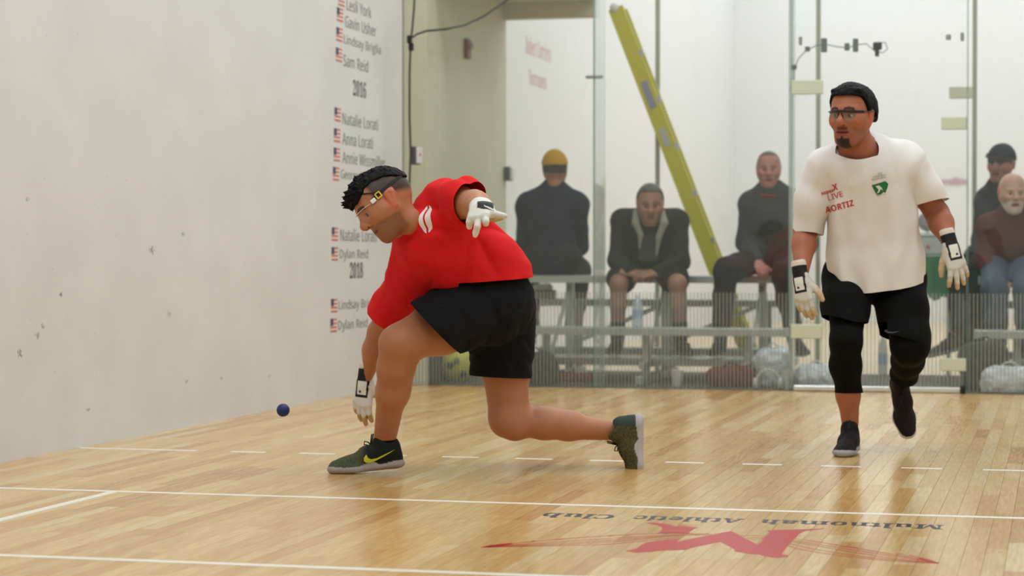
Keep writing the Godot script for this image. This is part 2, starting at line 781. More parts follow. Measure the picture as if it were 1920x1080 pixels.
	var ff := structure("floor_far", box(Vector3(3.05, -0.05, m2), Vector3(6.6, 0.1, z2 - z3), 0.002), wood(), "maple floor of the court behind", "floor")
	ff.mesh = to_mesh(plain(box(Vector3(3.05, -0.05, m2), Vector3(6.6, 0.1, z2 - z3), 0.002), lin(0.86, 0.76, 0.58)))


func wall_texture() -> ImageTexture:
	# mottled paint and the scuffs that balls left on the left wall; u runs down the court, v down the wall
	var w := 2048
	var hgt := 1024
	var im := Image.create(w, hgt, false, Image.FORMAT_RGB8)
	var n := FastNoiseLite.new()
	n.seed = 11
	n.frequency = 0.012
	n.fractal_octaves = 4
	var small := im.duplicate() as Image
	for y in hgt / 4:
		for x in w / 4:
			var g := 0.975 + 0.025 * n.get_noise_2d(x * 4, y * 4)
			small.set_pixel(x, y, Color(g, g * 0.997, g * 0.992))
	small.crop(w / 4, hgt / 4)
	small.resize(w, hgt, Image.INTERPOLATE_BILINEAR)
	im = small
	var r := RandomNumberGenerator.new()
	r.seed = 5
	var spots := [[-8.357, 0.836, 30, 3.0], [-8.712, 0.913, 14, 2.0], [-7.443, 0.651, 18, 2.0], [-8.547, 0.544, 16, 3.0], [-7.227, 0.486, 18, 2.5], [-7.081, 0.421, 26, 3.0], [-8.752, 0.217, 10, 2.0], [-9.185, 0.205, 8, 1.5], [-7.690, 0.156, 10, 2.0], [-7.275, 0.528, 10, 2.0], [-8.345, 0.848, 10, 5.0], [-7.148, 1.035, 6, 1.5], [-9.846, 0.183, 6, 2.0]]
	for s in spots:
		var px: float = (1.5 - s[0]) / (1.5 - GLASS_Z) * w
		var py: float = (1.0 - s[1] / 6.1) * hgt
		for k in int(s[2]):
			var a := r.randf() * TAU
			var q: float = r.randf() * s[3]
			var x := int(px + cos(a) * q * 1.6)
			var y := int(py + sin(a) * q)
			for dx in 1:
				if x + dx >= 0 and x + dx < w and y >= 0 and y < hgt:
					var c := im.get_pixel(x + dx, y)
					im.set_pixel(x + dx, y, c.lerp(Color(0.42, 0.39, 0.35), 0.2 + 0.35 * r.randf()))
	for k in 240:
		var x := r.randi_range(900, w - 3)
		var y := r.randi_range(400, hgt - 3)
		var c := im.get_pixel(x, y)
		im.set_pixel(x, y, c.lerp(Color(0.5, 0.47, 0.43), 0.4 * r.randf()))
	return ImageTexture.create_from_image(im)


# ---------------------------------------------------------------- the maple floor
func wood() -> StandardMaterial3D:
	if mats.has("maple"):
		return mats.maple
	var m := painted("maple", 0.2, 0.5)
	var ramp := Gradient.new()
	ramp.set_color(0, Color(0.86, 0.82, 0.76))
	ramp.set_color(1, Color(1, 1, 1))
	m.albedo_texture = noise_texture(0.02, 512, 5, ramp, 8)
	m.uv1_triplanar = true
	m.uv1_world_triplanar = true
	m.uv1_scale = Vector3(7.0, 1.0, 0.45)
	return m


func build_floor() -> void:
	var f := Node3D.new()
	f.name = "floor"
	add_child(f)
	tag(f, "glossy maple strip floor of the court with white lines and a red winged emblem", "floor", "", "structure")
	put(f, "subfloor", box(Vector3(3.05, -0.07, (1.5 + GLASS_Z) / 2), Vector3(6.6, 0.1, 1.5 - GLASS_Z), 0.002), mat("dark_gap", Color(0.28, 0.2, 0.12), 0.9))
	var r := RandomNumberGenerator.new()
	r.seed = 77
	var wide := 6.096 / 107.0
	var tones := []
	for k in 10:
		var t := k / 9.0
		var c := lin(0.90, 0.77, 0.53).lerp(lin(0.84, 0.67, 0.415), t)
		tones.append(c)
	tones.append(lin(0.91, 0.80, 0.60))
	tones.append(lin(0.81, 0.63, 0.39))
	var planks := []
	for k in 107:
		var x := (k + 0.5) * wide
		var z := 1.5 + r.randf() * 0.5
		while z > GLASS_Z:
			var long := r.randf_range(0.35, 1.5)
			var a := minf(z, 1.5)
			var b := maxf(z - long, GLASS_Z)
			if a - b > 0.02:
				planks.append([x, a, b, r.randi() % tones.size()])
			z -= long
	# the 300 boards that show largest: those in front of the camera, nearest first
	var eye := Vector3(4.0025, 0.8024, 0.6331)
	var axis := Vector3(-0.2484, 0.0, -0.9687)
	var order := []
	for i in planks.size():
		var pl: Array = planks[i]
		var mid := Vector3(pl[0], 0, (pl[1] + pl[2]) / 2) - eye
		var deep := mid.dot(axis)
		var side := mid.dot(Vector3(0.9687, 0, -0.2484)) / maxf(deep, 0.1)
		if deep > 5.2 and absf(side) < 0.25:
			order.append([(pl[1] - pl[2]) / (deep * deep * deep), i])
	order.sort_custom(func(p, q): return p[0] > q[0])
	var single := {}
	for i in mini(order.size(), 300):
		single[order[i][1]] = true
	var unit := []
	for t in tones:
		unit.append(to_mesh(plain(box(Vector3.ZERO, Vector3(1, 1, 1), 0.0001), t)))
	var rest := []
	for i in planks.size():
		var pl: Array = planks[i]
		var size := Vector3(wide - 0.0009, 0.02, pl[1] - pl[2] - 0.0009)
		var at := Vector3(pl[0], -0.01, (pl[1] + pl[2]) / 2)
		if single.has(i):
			var o := MeshInstance3D.new()
			o.name = "plank"
			o.mesh = unit[pl[3]]
			o.material_override = wood()
			# boards cup and settle a little, each its own way
			o.transform = Transform3D(Basis(Vector3.BACK, r.randf_range(-0.005, 0.005)) * Basis.from_scale(size), at)
			f.add_child(o, true)
		else:
			var top := empty()
			var e := size / 2
			quad(top, at + Vector3(-e.x, e.y, -e.z), at + Vector3(e.x, e.y, -e.z), at + Vector3(e.x, e.y, e.z), at + Vector3(-e.x, e.y, e.z))
			quad(top, at + Vector3(-e.x, e.y, e.z), at + Vector3(e.x, e.y, e.z), at + Vector3(e.x, -e.y, e.z), at + Vector3(-e.x, -e.y, e.z))
			quad(top, at + Vector3(e.x, e.y, -e.z), at + Vector3(e.x, -e.y, -e.z), at + Vector3(e.x, -e.y, e.z), at + Vector3(e.x, e.y, e.z))
			quad(top, at + Vector3(-e.x, e.y, -e.z), at + Vector3(-e.x, -e.y, -e.z), at + Vector3(-e.x, -e.y, e.z), at + Vector3(-e.x, e.y, e.z))
			rest.append(plain(top, tones[pl[3]]))
	put(f, "planks", joined(rest), wood()).set_meta("kind", "stuff")
	# painted lines, 38 mm wide
	var paint := mat("line_paint", Color(0.93, 0.91, 0.86), 0.3)
	put(f, "service_line", box(Vector3(3.048, 0.0002, -4.572), Vector3(6.09, 0.0006, 0.036), 0.0001), paint)
	put(f, "short_line", box(Vector3(3.048, 0.0002, -6.096), Vector3(6.09, 0.0006, 0.036), 0.0001), paint)
	put(f, "service_box_line", box(Vector3(0.867, 0.0003, -5.334), Vector3(0.036, 0.0006, 1.487), 0.0001), paint)
	put(f, "service_box_line", box(Vector3(6.096 - 0.867, 0.0003, -5.334), Vector3(0.036, 0.0006, 1.487), 0.0001), paint)
	put(f, "receiving_line_end", box(Vector3(0.27, 0.0002, -7.6), Vector3(0.53, 0.0006, 0.036), 0.0001), paint)
	put(f, "receiving_line_end", box(Vector3(6.096 - 0.27, 0.0002, -7.6), Vector3(0.53, 0.0006, 0.036), 0.0001), paint)
	for k in 16:
		put(f, "receiving_line_dash", box(Vector3(0.762 + 0.3048 * k, 0.0002, -7.6), Vector3(0.1524, 0.0006, 0.036), 0.0001), paint)
	# the emblem: a red M between two wings, and the club's name
	var red := mat("red_floor_paint", Color(0.70, 0.13, 0.15), 0.3, 0.0, 0.3)
	var on := Transform3D(Basis(Vector3.RIGHT, Vector3(0, 0, 1), Vector3(0, 1, 0)), Vector3(0, 0.0001, 0))
	var m_shape := [Vector2(2.8030, -5.6908), Vector2(2.8159, -5.7008), Vector2(2.8476, -5.6889), Vector2(2.8798, -5.6640), Vector2(2.8973, -5.6292), Vector2(2.9175, -5.6435), Vector2(2.9720, -5.6159), Vector2(2.9618, -5.5812), Vector2(2.9613, -5.5366), Vector2(2.9649, -5.4875), Vector2(2.8775, -5.4651), Vector2(2.8771, -5.5277), Vector2(2.8724, -5.5711), Vector2(2.8614, -5.6135), Vector2(2.8421, -5.6478)]
	put(f, "emblem_letter_top", plate(m_shape, on, 0.0005), red)
	var m_body := [Vector2(2.8617, -5.0762), Vector2(2.8815, -5.1199), Vector2(2.8820, -5.2505), Vector2(2.9600, -5.3706), Vector2(2.9636, -5.2888), Vector2(3.0783, -5.5666), Vector2(3.1962, -5.2793), Vector2(3.1932, -5.5647), Vector2(3.1785, -5.6050), Vector2(3.2257, -5.6297), Vector2(3.3372, -5.6864), Vector2(3.2903, -5.6273), Vector2(3.2793, -5.5744), Vector2(3.2797, -5.4406), Vector2(3.2784, -5.2890), Vector2(3.2826, -5.1137), Vector2(3.3080, -5.0830), Vector2(3.2791, -5.0389), Vector2(3.2342, -5.0747), Vector2(3.2294, -5.1001), Vector2(3.2020, -5.0984), Vector2(3.1487, -5.1443), Vector2(3.1512, -5.1670), Vector2(3.0839, -5.3255), Vector2(3.0194, -5.1664), Vector2(3.0196, -5.1387), Vector2(2.9411, -5.0966), Vector2(2.9393, -5.0743), Vector2(2.8909, -5.0489)]
	put(f, "emblem_letter", plate(m_body, on, 0.0005), red)
	# wings: quills that run from the letter out to each tip
	var quills_left := [
		[Vector2(2.4594, -5.0452), Vector2(2.5694, -5.1994), Vector2(2.6960, -5.3269), Vector2(2.8311, -5.4347), Vector2(2.9644, -5.4812), Vector2(3.0528, -5.4669)],
		[Vector2(2.4594, -5.0452), Vector2(2.5801, -5.1557), Vector2(2.7084, -5.2703), Vector2(2.8424, -5.3765), Vector2(2.9664, -5.4694), Vector2(3.0265, -5.4848)],
		[Vector2(2.4594, -5.0452), Vector2(2.5854, -5.1341), Vector2(2.7169, -5.2314), Vector2(2.8479, -5.3478), Vector2(2.9834, -5.4614), Vector2(3.0434, -5.4280)],
		[Vector2(2.4594, -5.0452), Vector2(2.5907, -5.1127), Vector2(2.7242, -5.1984), Vector2(2.8284, -5.2893), Vector2(2.9168, -5.3956), Vector2(3.0004, -5.4535)],
		[Vector2(2.4594, -5.0452), Vector2(2.5385, -5.0767), Vector2(2.6628, -5.1312), Vector2(2.7736, -5.1824), Vector2(2.8621, -5.2745), Vector2(2.9560, -5.3935)]]
	var quills_right := [
		[Vector2(3.7048, -5.0454), Vector2(3.5998, -5.1631), Vector2(3.4598, -5.2905), Vector2(3.2958, -5.4328), Vector2(3.1981, -5.4798), Vector2(3.1219, -5.4724)],
		[Vector2(3.7048, -5.0454), Vector2(3.6020, -5.1321), Vector2(3.4638, -5.2471), Vector2(3.3011, -5.3870), Vector2(3.2027, -5.4448), Vector2(3.1451, -5.4180)],
		[Vector2(3.7048, -5.0454), Vector2(3.6048, -5.0912), Vector2(3.4677, -5.2043), Vector2(3.3051, -5.3532), Vector2(3.2058, -5.4216), Vector2(3.1647, -5.3873)],
		[Vector2(3.7048, -5.0454), Vector2(3.6062, -5.0710), Vector2(3.4735, -5.1414), Vector2(3.3632, -5.2323), Vector2(3.2773, -5.3345), Vector2(3.2235, -5.4024)],
		[Vector2(3.7048, -5.0454), Vector2(3.6076, -5.0509), Vector2(3.4768, -5.1053), Vector2(3.3690, -5.1790), Vector2(3.3024, -5.2501), Vector2(3.2742, -5.2993)]]
	for side in [quills_left, quills_right]:
		for q in side:
			put(f, "emblem_quill", plate(quill(q), on, 0.0004), red)
	for q in [[Vector2(2.4594, -5.0452), Vector2(2.4696, -5.0930), Vector2(2.5192, -5.1517), Vector2(2.5277, -5.1308), Vector2(2.5042, -5.0905), Vector2(2.4910, -5.0533)], [Vector2(2.5575, -5.1847), Vector2(2.5697, -5.2171), Vector2(2.5766, -5.1954)], [Vector2(2.6214, -5.2421), Vector2(2.6370, -5.2758), Vector2(2.6424, -5.2593)], [Vector2(2.7519, -5.3593), Vector2(2.7650, -5.3870), Vector2(2.7686, -5.3697)], [Vector2(2.7961, -5.3889), Vector2(2.8094, -5.4168), Vector2(2.8129, -5.3993)], [Vector2(3.7048, -5.0454), Vector2(3.6811, -5.1004), Vector2(3.6501, -5.1497), Vector2(3.6476, -5.1229), Vector2(3.6679, -5.0868)], [Vector2(3.6552, -5.1353), Vector2(3.6197, -5.1842), Vector2(3.6179, -5.1678)], [Vector2(3.6067, -5.1862), Vector2(3.5813, -5.2226), Vector2(3.5829, -5.2015)], [Vector2(3.4698, -5.2931), Vector2(3.4341, -5.3290), Vector2(3.4382, -5.3018)], [Vector2(3.4065, -5.3390), Vector2(3.3927, -5.3583), Vector2(3.3949, -5.3360)]]:
		put(f, "emblem_feather", plate(q, on, 0.0004), red)
	var dark := mat("dark_floor_paint", Color(0.13, 0.16, 0.24), 0.3, 0.0, 0.3)
	var words := [["Multnomah", 3.678, 3.13], ["Athletic", 3.075, 2.74], ["Club", 2.675, 2.449]]
	for w in words:
		var line := letters(w[0], serif_bold, w[1] - w[2], 0.112, 0.0005)
		put(f, "club_lettering", moved(line, Transform3D(Basis(Vector3(-1, 0, 0), Vector3(0, 0, 1), Vector3(0, 1, 0)), Vector3(w[1], 0.0001, -5.865))), dark)


# a thin ribbon along a curve through the given points
func quill(pts: Array) -> Array:
	var c := Curve2D.new()
	for k in pts.size():
		var t: Vector2 = (pts[mini(k + 1, pts.size() - 1)] - pts[maxi(k - 1, 0)]) / 6.0
		c.add_point(pts[k], -t, t)
	var left := []
	var right := []
	var n := 18
	for k in n + 1:
		var p := c.sample_baked(c.get_baked_length() * k / n, true)
		var p2 := c.sample_baked(minf(c.get_baked_length() * k / n + 0.01, c.get_baked_length()), true)
		var p1 := c.sample_baked(maxf(c.get_baked_length() * k / n - 0.01, 0.0), true)
		var s := (p2 - p1).normalized().orthogonal() * (0.0014 + 0.0016 * (1.0 - float(k) / n))
		left.append(p + s)
		right.push_front(p - s)
	return left + right


# ---------------------------------------------------------------- glass walls
func build_glass() -> void:
	var pane := mat("court_glass", Color(0.80, 0.88, 0.85, 0.05), 0.0)
	pane.transparency = BaseMaterial3D.TRANSPARENCY_ALPHA
	var edge := mat("glass_edge", Color(0.55, 0.66, 0.62, 0.55), 0.1)
	edge.transparency = BaseMaterial3D.TRANSPARENCY_ALPHA
	var fin_glass := mat("fin_glass", Color(0.70, 0.80, 0.77, 0.28), 0.03)
	fin_glass.transparency = BaseMaterial3D.TRANSPARENCY_ALPHA
	var steel := mat("brushed_steel", Color(0.62, 0.64, 0.62), 0.35, 0.8)
	var brass := mat("pale_fitting", Color(0.84, 0.86, 0.76), 0.4, 0.1)
	var frost := mat("frosted_stripe", Color(0.62, 0.64, 0.61, 0.32), 0.7)
	frost.transparency = BaseMaterial3D.TRANSPARENCY_ALPHA
	var xs := [0.0, 1.235, 2.44, 3.49, 4.72, 6.096]
	var about := ["glass wall panel of the players' court beside the left wall", "glass wall panel in front of the seated man in the black jacket", "clear glass door of the players' court with pale hinges", "glass wall panel in front of the bald man", "glass wall panel of the players' court beside the right wall"]
	for k in 5:
		var a: float = xs[k] + 0.003
		var b: float = xs[k + 1] - 0.003
		var called: String = "door_1" if k == 2 else "window_%d" % (k + 1)
		var t := Node3D.new()
		t.name = called
		t.position = Vector3(a, 0, GLASS_Z)
		add_child(t)
		tag(t, about[k], "glass door" if k == 2 else "glass panel", "", "structure")
		var low := 0.012 if k == 2 else 0.002
		var sheet := empty()
		quad(sheet, Vector3(0, low, 0), Vector3(b - a, low, 0), Vector3(b - a, 3.66, 0), Vector3(0, 3.66, 0))
		put(t, "pane", sheet, pane)
		# the green edges of the 12 mm sheet
		put(t, "edge", box(Vector3(0.0, 1.83, -0.006), Vector3(0.004, 3.65, 0.012), 0.001), edge)
		put(t, "edge", box(Vector3(b - a, 1.83, -0.006), Vector3(0.004, 3.65, 0.012), 0.001), edge)
		var stripes := []
		var x := 0.012
		while x < b - a - 0.01:
			stripes.append(box(Vector3(x, 0.3, -0.0135), Vector3(0.0105, 0.585, 0.001), 0.0001))
			x += 0.0225
		put(t, "frosted_stripes", joined(stripes), frost).set_meta("kind", "stuff")
		if k == 0 or k == 1:
			# fin of glass that stiffens the wall, with its clamps
			var fin := put(t, "fin", box(Vector3(b - a + 0.003, 1.83, -0.17), Vector3(0.014, 3.65, 0.3 if k == 0 else 0.12), 0.001), fin_glass if k == 0 else edge)
			for y in ([1.92, 2.8] if k == 0 else []):
				put(fin, "clamp", box(Vector3(b - a + 0.003, y, -0.02), Vector3(0.11, 0.02, 0.03), 0.006), steel)
		if k == 2:
			for y in [0.36, 1.83]:
				put(t, "hinge", box(Vector3(0.1, y, -0.02), Vector3(0.19, 0.085, 0.03), 0.004), brass)
			for y in [0.17, 1.6]:
				put(t, "hinge", box(Vector3(b - a - 0.075, y, -0.02), Vector3(0.15, 0.075, 0.03), 0.004), brass)
			put(t, "bottom_rail", box(Vector3((b - a) / 2, 0.02, 0), Vector3(b - a - 0.05, 0.03, 0.03), 0.004), mat("rail_aluminium", Color(0.86, 0.87, 0.86), 0.3, 0.6))
			put(t, "bolt", lathe_at([Vector2(0.0, 0.0), Vector2(0.016, 0.0), Vector2(0.016, 0.05), Vector2(0.0, 0.05)], Vector3(b - a - 0.02, 0.0, 0.03)), mat("dark_metal", Color(0.16, 0.16, 0.16), 0.4, 0.5))
			put(t, "latch", joined([box(Vector3(0.06, 2.11, -0.02), Vector3(0.02, 0.05, 0.03)), box(Vector3(b - a - 0.03, 2.11, -0.02), Vector3(0.02, 0.05, 0.03)), box(Vector3(b - a - 0.11, 2.11, -0.02), Vector3(0.03, 0.03, 0.03))]), steel)
	# the glass of the court behind
	var xs2 := [0.0, 1.27, 2.40, 3.46, 4.72, 6.096]
	var about2 := ["far glass panel behind the man in the yellow cap", "far glass panel behind the yellow ladder", "glass door of the court behind with pale hinges", "far glass panel behind the man in the dark cap", "far glass panel beside the right wall"]
	var post := mat("grey_green_post", Color(0.66, 0.69, 0.62), 0.4, 0.1)
	for k in 5:
		var a: float = xs2[k] + 0.003
		var b: float = xs2[k + 1] - 0.003
		var t := Node3D.new()
		t.name = "door_2" if k == 2 else "window_%d" % (k + 6)
		t.position = Vector3(a, 0, GLASS2_Z)
		add_child(t)
		tag(t, about2[k], "glass door" if k == 2 else "glass panel", "", "structure")
		var sheet := empty()
		quad(sheet, Vector3(0, 0.002, 0), Vector3(b - a, 0.002, 0), Vector3(b - a, 3.66, 0), Vector3(0, 3.66, 0))
		put(t, "pane", sheet, pane)
		put(t, "edge_post", box(Vector3(b - a, 1.83, 0.02), Vector3(0.03, 3.65, 0.03), 0.002), post)
		if k == 1:
			put(t, "clamp", box(Vector3(0.03, 1.73, 0.03), Vector3(0.1, 0.025, 0.03), 0.004), steel)
		if k == 2:
			for y in [0.40, 1.93]:
				put(t, "hinge", box(Vector3(b - a - 0.09, y, 0.02), Vector3(0.16, 0.08, 0.03), 0.004), brass)


func lathe_at(prof: Array, at: Vector3, sides := 20) -> Dictionary:
	return moved(lathe(prof, sides), Transform3D(Basis.IDENTITY, at))


# ---------------------------------------------------------------- names and flags on the left wall
func build_wall_lettering() -> void:
	var wall := get_node("wall_left")
	var ink := mat("wall_lettering", Color(0.45, 0.45, 0.45), 0.6)
	var dark := mat("wall_year", Color(0.24, 0.24, 0.24), 0.6)
	var along := Basis(Vector3(0, 0, -1), Vector3.UP, Vector3.RIGHT)
	# words, where the line of letters begins, how long it is along the wall
	var rows := [
		["Lesli York", Vector3(0.0000, 2.2774, -11.1076), 0.456, Vector3(0.0000, 2.2910, -11.0126)],
		["Gavin Usher", Vector3(0.0000, 2.1752, -11.0786), 0.578, Vector3(0.0000, 2.1993, -10.9888)],
		["Lindsay Briglia", Vector3(0.0000, 2.0621, -11.0592), 0.692, Vector3(0.0000, 2.0848, -10.9790)],
		["Sam Reid", Vector3(0.0000, 1.9471, -11.0493), 0.452, Vector3(0.0000, 1.9674, -10.9692)],
		["Natalie Lorati", Vector3(0.0000, 1.6097, -11.0292), 0.668, Vector3(0.0000, 1.6227, -10.9446)],
		["Anna Lorati", Vector3(0.0000, 1.4926, -11.0288), 0.564, Vector3(0.0000, 1.5028, -10.9348)],
		["Annie Wissmiller", Vector3(0.0000, 1.3847, -11.0284), 0.806, Vector3(0.0000, 1.3924, -10.9298)],
		["George Wissmiller", Vector3(0.0000, 1.2789, -10.9997), 0.834, Vector3(0.0000, 1.2818, -10.9154)],
		["Natalie Lorati", Vector3(0.0000, 0.9342, -10.9891), 0.674, Vector3(0.0000, 0.9363, -10.8956)],
		["Dylan Reid", Vector3(0.0000, 0.8173, -10.9792), 0.519, Vector3(0.0000, 0.8233, -10.8906)],
		["Lindsay Briglia", Vector3(0.0000, 0.5226, -10.9594), 0.713, Vector3(0.0000, 0.5274, -10.8802)],
		["Dylan Reid", Vector3(0.0000, 0.4062, -10.9496), 0.537, Vector3(0.0000, 0.4148, -10.8706)]]
	for r in rows:
		var at: Vector3 = r[1]
		put(wall, "name_lettering", moved(letters(r[0], sans, r[2], 0.072, 0.0006), Transform3D(along, Vector3(0.0005, at.y - 0.034, at.z))), ink)
		put(wall, "flag_decal", moved(flag(), Transform3D(along, Vector3(0.0005, r[3].y - 0.036, r[3].z + 0.055))), painted("flag_print", 0.6))
	for y in [["2016", Vector3(0.0000, 1.8033, -11.2220)],
		["2018", Vector3(0.0000, 0.7302, -11.1602)]]:
		var at: Vector3 = y[1]
		put(wall, "year_lettering", moved(letters(y[0], serif_bold, 0.24, 0.095, 0.0006), Transform3D(along, Vector3(0.0005, at.y - 0.048, at.z))), dark)
	var far := get_node("wall_far_left")
	var faded := mat("faded_red_lettering", Color(0.83, 0.69, 0.67), 0.7)
	put(far, "name_lettering", moved(letters("Robert Corriero", serif_bold, 0.85, 0.15, 0.0006), Transform3D(along, Vector3(0.0005, 2.39, -15.4))), faded)
	put(far, "name_lettering", moved(letters("Tournament", serif_bold, 0.6, 0.12, 0.0006), Transform3D(along, Vector3(0.0005, 2.16, -15.5))), faded)
	var front := get_node("wall_far")
	var sign_at := Vector3(2.5205, 1.7140, -26.3900)
	put(front, "sponsor_lettering", moved(letters("Aeroflite", serif_bold, 0.40, 0.09, 0.0006), Transform3D(Basis.IDENTITY, sign_at)), mat("pink_lettering", Color(0.70, 0.42, 0.55), 0.6))


func flag() -> Dictionary:
	var parts := []
	for k in 7:
		parts.append(plain(box(Vector3(0.055, 0.0055 + k * 0.011, 0.0003), Vector3(0.11, 0.011, 0.0005), 0.00001), lin(0.80, 0.42, 0.38) if k % 2 == 0 else lin(0.88, 0.85, 0.82)))
	parts.append(plain(box(Vector3(0.023, 0.057, 0.0006), Vector3(0.046, 0.042, 0.0006), 0.00001), lin(0.26, 0.27, 0.38)))
	return joined(parts)


# ---------------------------------------------------------------- what stands in the corridor, and the ball
func ball_texture(m: Dictionary, f: Callable) -> Dictionary:
	return coloured(m, f)


func sphere(r: float, n := 20) -> Dictionary:
	var prof := []
	for k in n + 1:
		var a := -PI / 2 + PI * k / n
		prof.append(Vector2(maxf(cos(a) * r, 0.00001), sin(a) * r))
	return lathe(prof, n * 2)


func build_hall() -> void:
	var alu := mat("bleacher_aluminium", Color(0.68, 0.71, 0.68), 0.42, 0.55)
	var alu_dark := alu
	# handball in flight
	var ball := put(self, "handball", sphere(0.0248), mat("blue_rubber", Color(0.10, 0.15, 0.42), 0.55))
	ball.position = Vector3(1.1825, 0.2296, -6.8951)
	tag(ball, "small blue rubber handball in the air beside the left wall", "ball")
	# bleachers: boards on frames
	var bl := thing("bleacher", Vector3(3.0, 0, -13.2), "low aluminium bleachers with bare seat boards and foot boards behind the glass", "bleachers")
	var b := bl.position
	var boards := [[0.36, -12.72, 0.22, 1.0], [0.685, -13.45, 0.26, 1.0], [0.52, -13.74, 0.16, 1.0], [0.155, -12.98, 0.2, 0.9], [0.155, -13.19, 0.2, 0.9], [0.19, -13.70, 0.2, 0.9]]
	for span in [[0.55, 2.36], [3.52, 5.95]]:
		for k in boards + ([[0.685, -13.90, 0.16, 1.0]] if span[0] > 3.0 else []):
			put(bl, "seat_board" if k[0] > 0.3 else "foot_board", joined([box(Vector3((span[0] + span[1]) / 2, k[0] - 0.008, k[1]), Vector3(span[1] - span[0], 0.016, k[2]), 0.004), box(Vector3((span[0] + span[1]) / 2, k[0] - 0.028, k[1] + k[2] / 2 - 0.004), Vector3(span[1] - span[0], 0.042, 0.006), 0.002), box(Vector3((span[0] + span[1]) / 2, k[0] - 0.028, k[1] - k[2] / 2 + 0.004), Vector3(span[1] - span[0], 0.042, 0.006), 0.002)]), alu if k[0] > 0.3 else alu_dark, b)
			for x in span:
				put(bl, "end_cap", box(Vector3(x, k[0] - 0.025, k[1]), Vector3(0.012, 0.055, k[2] + 0.006), 0.003), alu_dark, b)
		var count := 3 if span[0] < 1.0 else 3
		for j in count:
			var x: float = lerpf(span[0] + 0.25, span[1] - 0.25, j / float(count - 1))
			put(bl, "post", beam(Vector3(x, 0, -12.75), Vector3(x, 0.33, -12.75), 0.045, 0.045), alu_dark, b)
			put(bl, "post", beam(Vector3(x, 0, -13.45), Vector3(x, 0.655, -13.45), 0.05, 0.05), alu_dark, b)
			put(bl, "post", beam(Vector3(x, 0, -13.74), Vector3(x, 0.49, -13.74), 0.045, 0.045), alu_dark, b)
			put(bl, "base_rail", beam(Vector3(x, 0.03, -12.5), Vector3(x, 0.03, -13.82), 0.05, 0.05), alu_dark, b)
			put(bl, "stringer", beam(Vector3(x, 0.12, -12.6), Vector3(x, 0.12, -13.8), 0.04, 0.04), alu_dark, b)
			put(bl, "brace", beam(Vector3(x, 0.10, -12.78), Vector3(x, 0.60, -13.42), 0.035, 0.02, Vector3.RIGHT), alu_dark, b)
		put(bl, "cross_brace", beam(Vector3(span[0] + 0.3, 0.24, -13.5), Vector3((span[0] + span[1]) / 2, 0.50, -13.5), 0.03, 0.03), alu_dark, b)
		put(bl, "cross_brace", beam(Vector3((span[0] + span[1]) / 2, 0.22, -13.52), Vector3(span[1] - 0.25, 0.50, -13.52), 0.03, 0.03), alu_dark, b)
	# ladder: one yellow rail seen edge-on, the other behind it
	var foot := Vector3(2.0013, -0.0166, -14.0000)
	var top := Vector3(1.0148, 2.5442, -14.0000)
	foot.y = 0.0
	var la := thing("ladder", foot, "yellow fibreglass ladder with aluminium steps leaning in the corridor", "ladder")
	var yellow := mat("yellow_fibreglass", Color(0.76, 0.73, 0.14), 0.45)
	var dir := (top - foot).normalized()
	var across := Vector3(-0.012, 0, -0.22)
	for s in [0.0, 1.0]:
		var o: Vector3 = across * s - across * 0.5
		put(la, "rail", joined([beam(foot + o, top + o, 0.105, 0.006, Vector3(0, 0, 1)), beam(foot + o + dir.cross(Vector3.BACK).normalized() * 0.05 + Vector3(0, 0, -0.015), top + o + dir.cross(Vector3.BACK).normalized() * 0.05 + Vector3(0, 0, -0.015), 0.006, 0.04, Vector3(0, 0, 1)), beam(foot + o - dir.cross(Vector3.BACK).normalized() * 0.05 + Vector3(0, 0, -0.015), top + o - dir.cross(Vector3.BACK).normalized() * 0.05 + Vector3(0, 0, -0.015), 0.006, 0.04, Vector3(0, 0, 1))]), yellow, foot)
	for k in 7:
		var p := foot.lerp(top, 0.10 + 0.128 * k)
		put(la, "step", box(p, Vector3(0.085, 0.03, 0.2), 0.004, Basis(Vector3.UP, 0.05)), mat("step_aluminium", Color(0.70, 0.70, 0.68), 0.35, 0.7), foot)
		put(la, "bracket", box(p + Vector3(0.055, 0.02, 0.10), Vector3(0.03, 0.05, 0.03), 0.004), mat("step_aluminium", Color(0.70, 0.70, 0.68), 0.35, 0.7), foot)
	var side := dir.cross(Vector3.BACK).normalized()
	put(la, "rail_label", box(foot.lerp(top, 0.76) - across * 0.5 + Vector3(0, 0, 0.006), Vector3(0.05, 0.2, 0.002), 0.0005, Basis(side, dir, side.cross(dir))), mat("grey_label", Color(0.55, 0.55, 0.62), 0.6), foot)
	put(la, "rail_label", box(foot.lerp(top, 0.645) - across * 0.5 + Vector3(0, 0, 0.006), Vector3(0.05, 0.13, 0.002), 0.0005, Basis(side, dir, side.cross(dir))), mat("pale_label", Color(0.70, 0.71, 0.66), 0.6), foot)
	put(la, "rail_foot", box(foot + Vector3(0, 0.04, 0.12), Vector3(0.12, 0.08, 0.06), 0.006), mat("dark_rubber", Color(0.08, 0.08, 0.08), 0.8), foot)
	put(la, "top_cap", sphere_at(top + Vector3(0.0, 0.0, 0.1), 0.035), mat("white_cap", Color(0.86, 0.86, 0.84), 0.5), foot)
	# boxes, cable and alarm on the end wall
	var c := thing("wall_box", Vector3(0.1610, 1.4312, -11.8678), "grey and white switch box on the beige wall by the court corner", "switch box")
	put(c, "housing", box(Vector3(0.02, 0, 0.0), Vector3(0.04, 0.11, 0.10), 0.004), mat("box_grey", Color(0.33, 0.34, 0.33), 0.5))
	put(c, "face_plate", box(Vector3(0.048, 0, 0.0), Vector3(0.016, 0.10, 0.09), 0.004), mat("box_white", Color(0.82, 0.82, 0.82), 0.4))
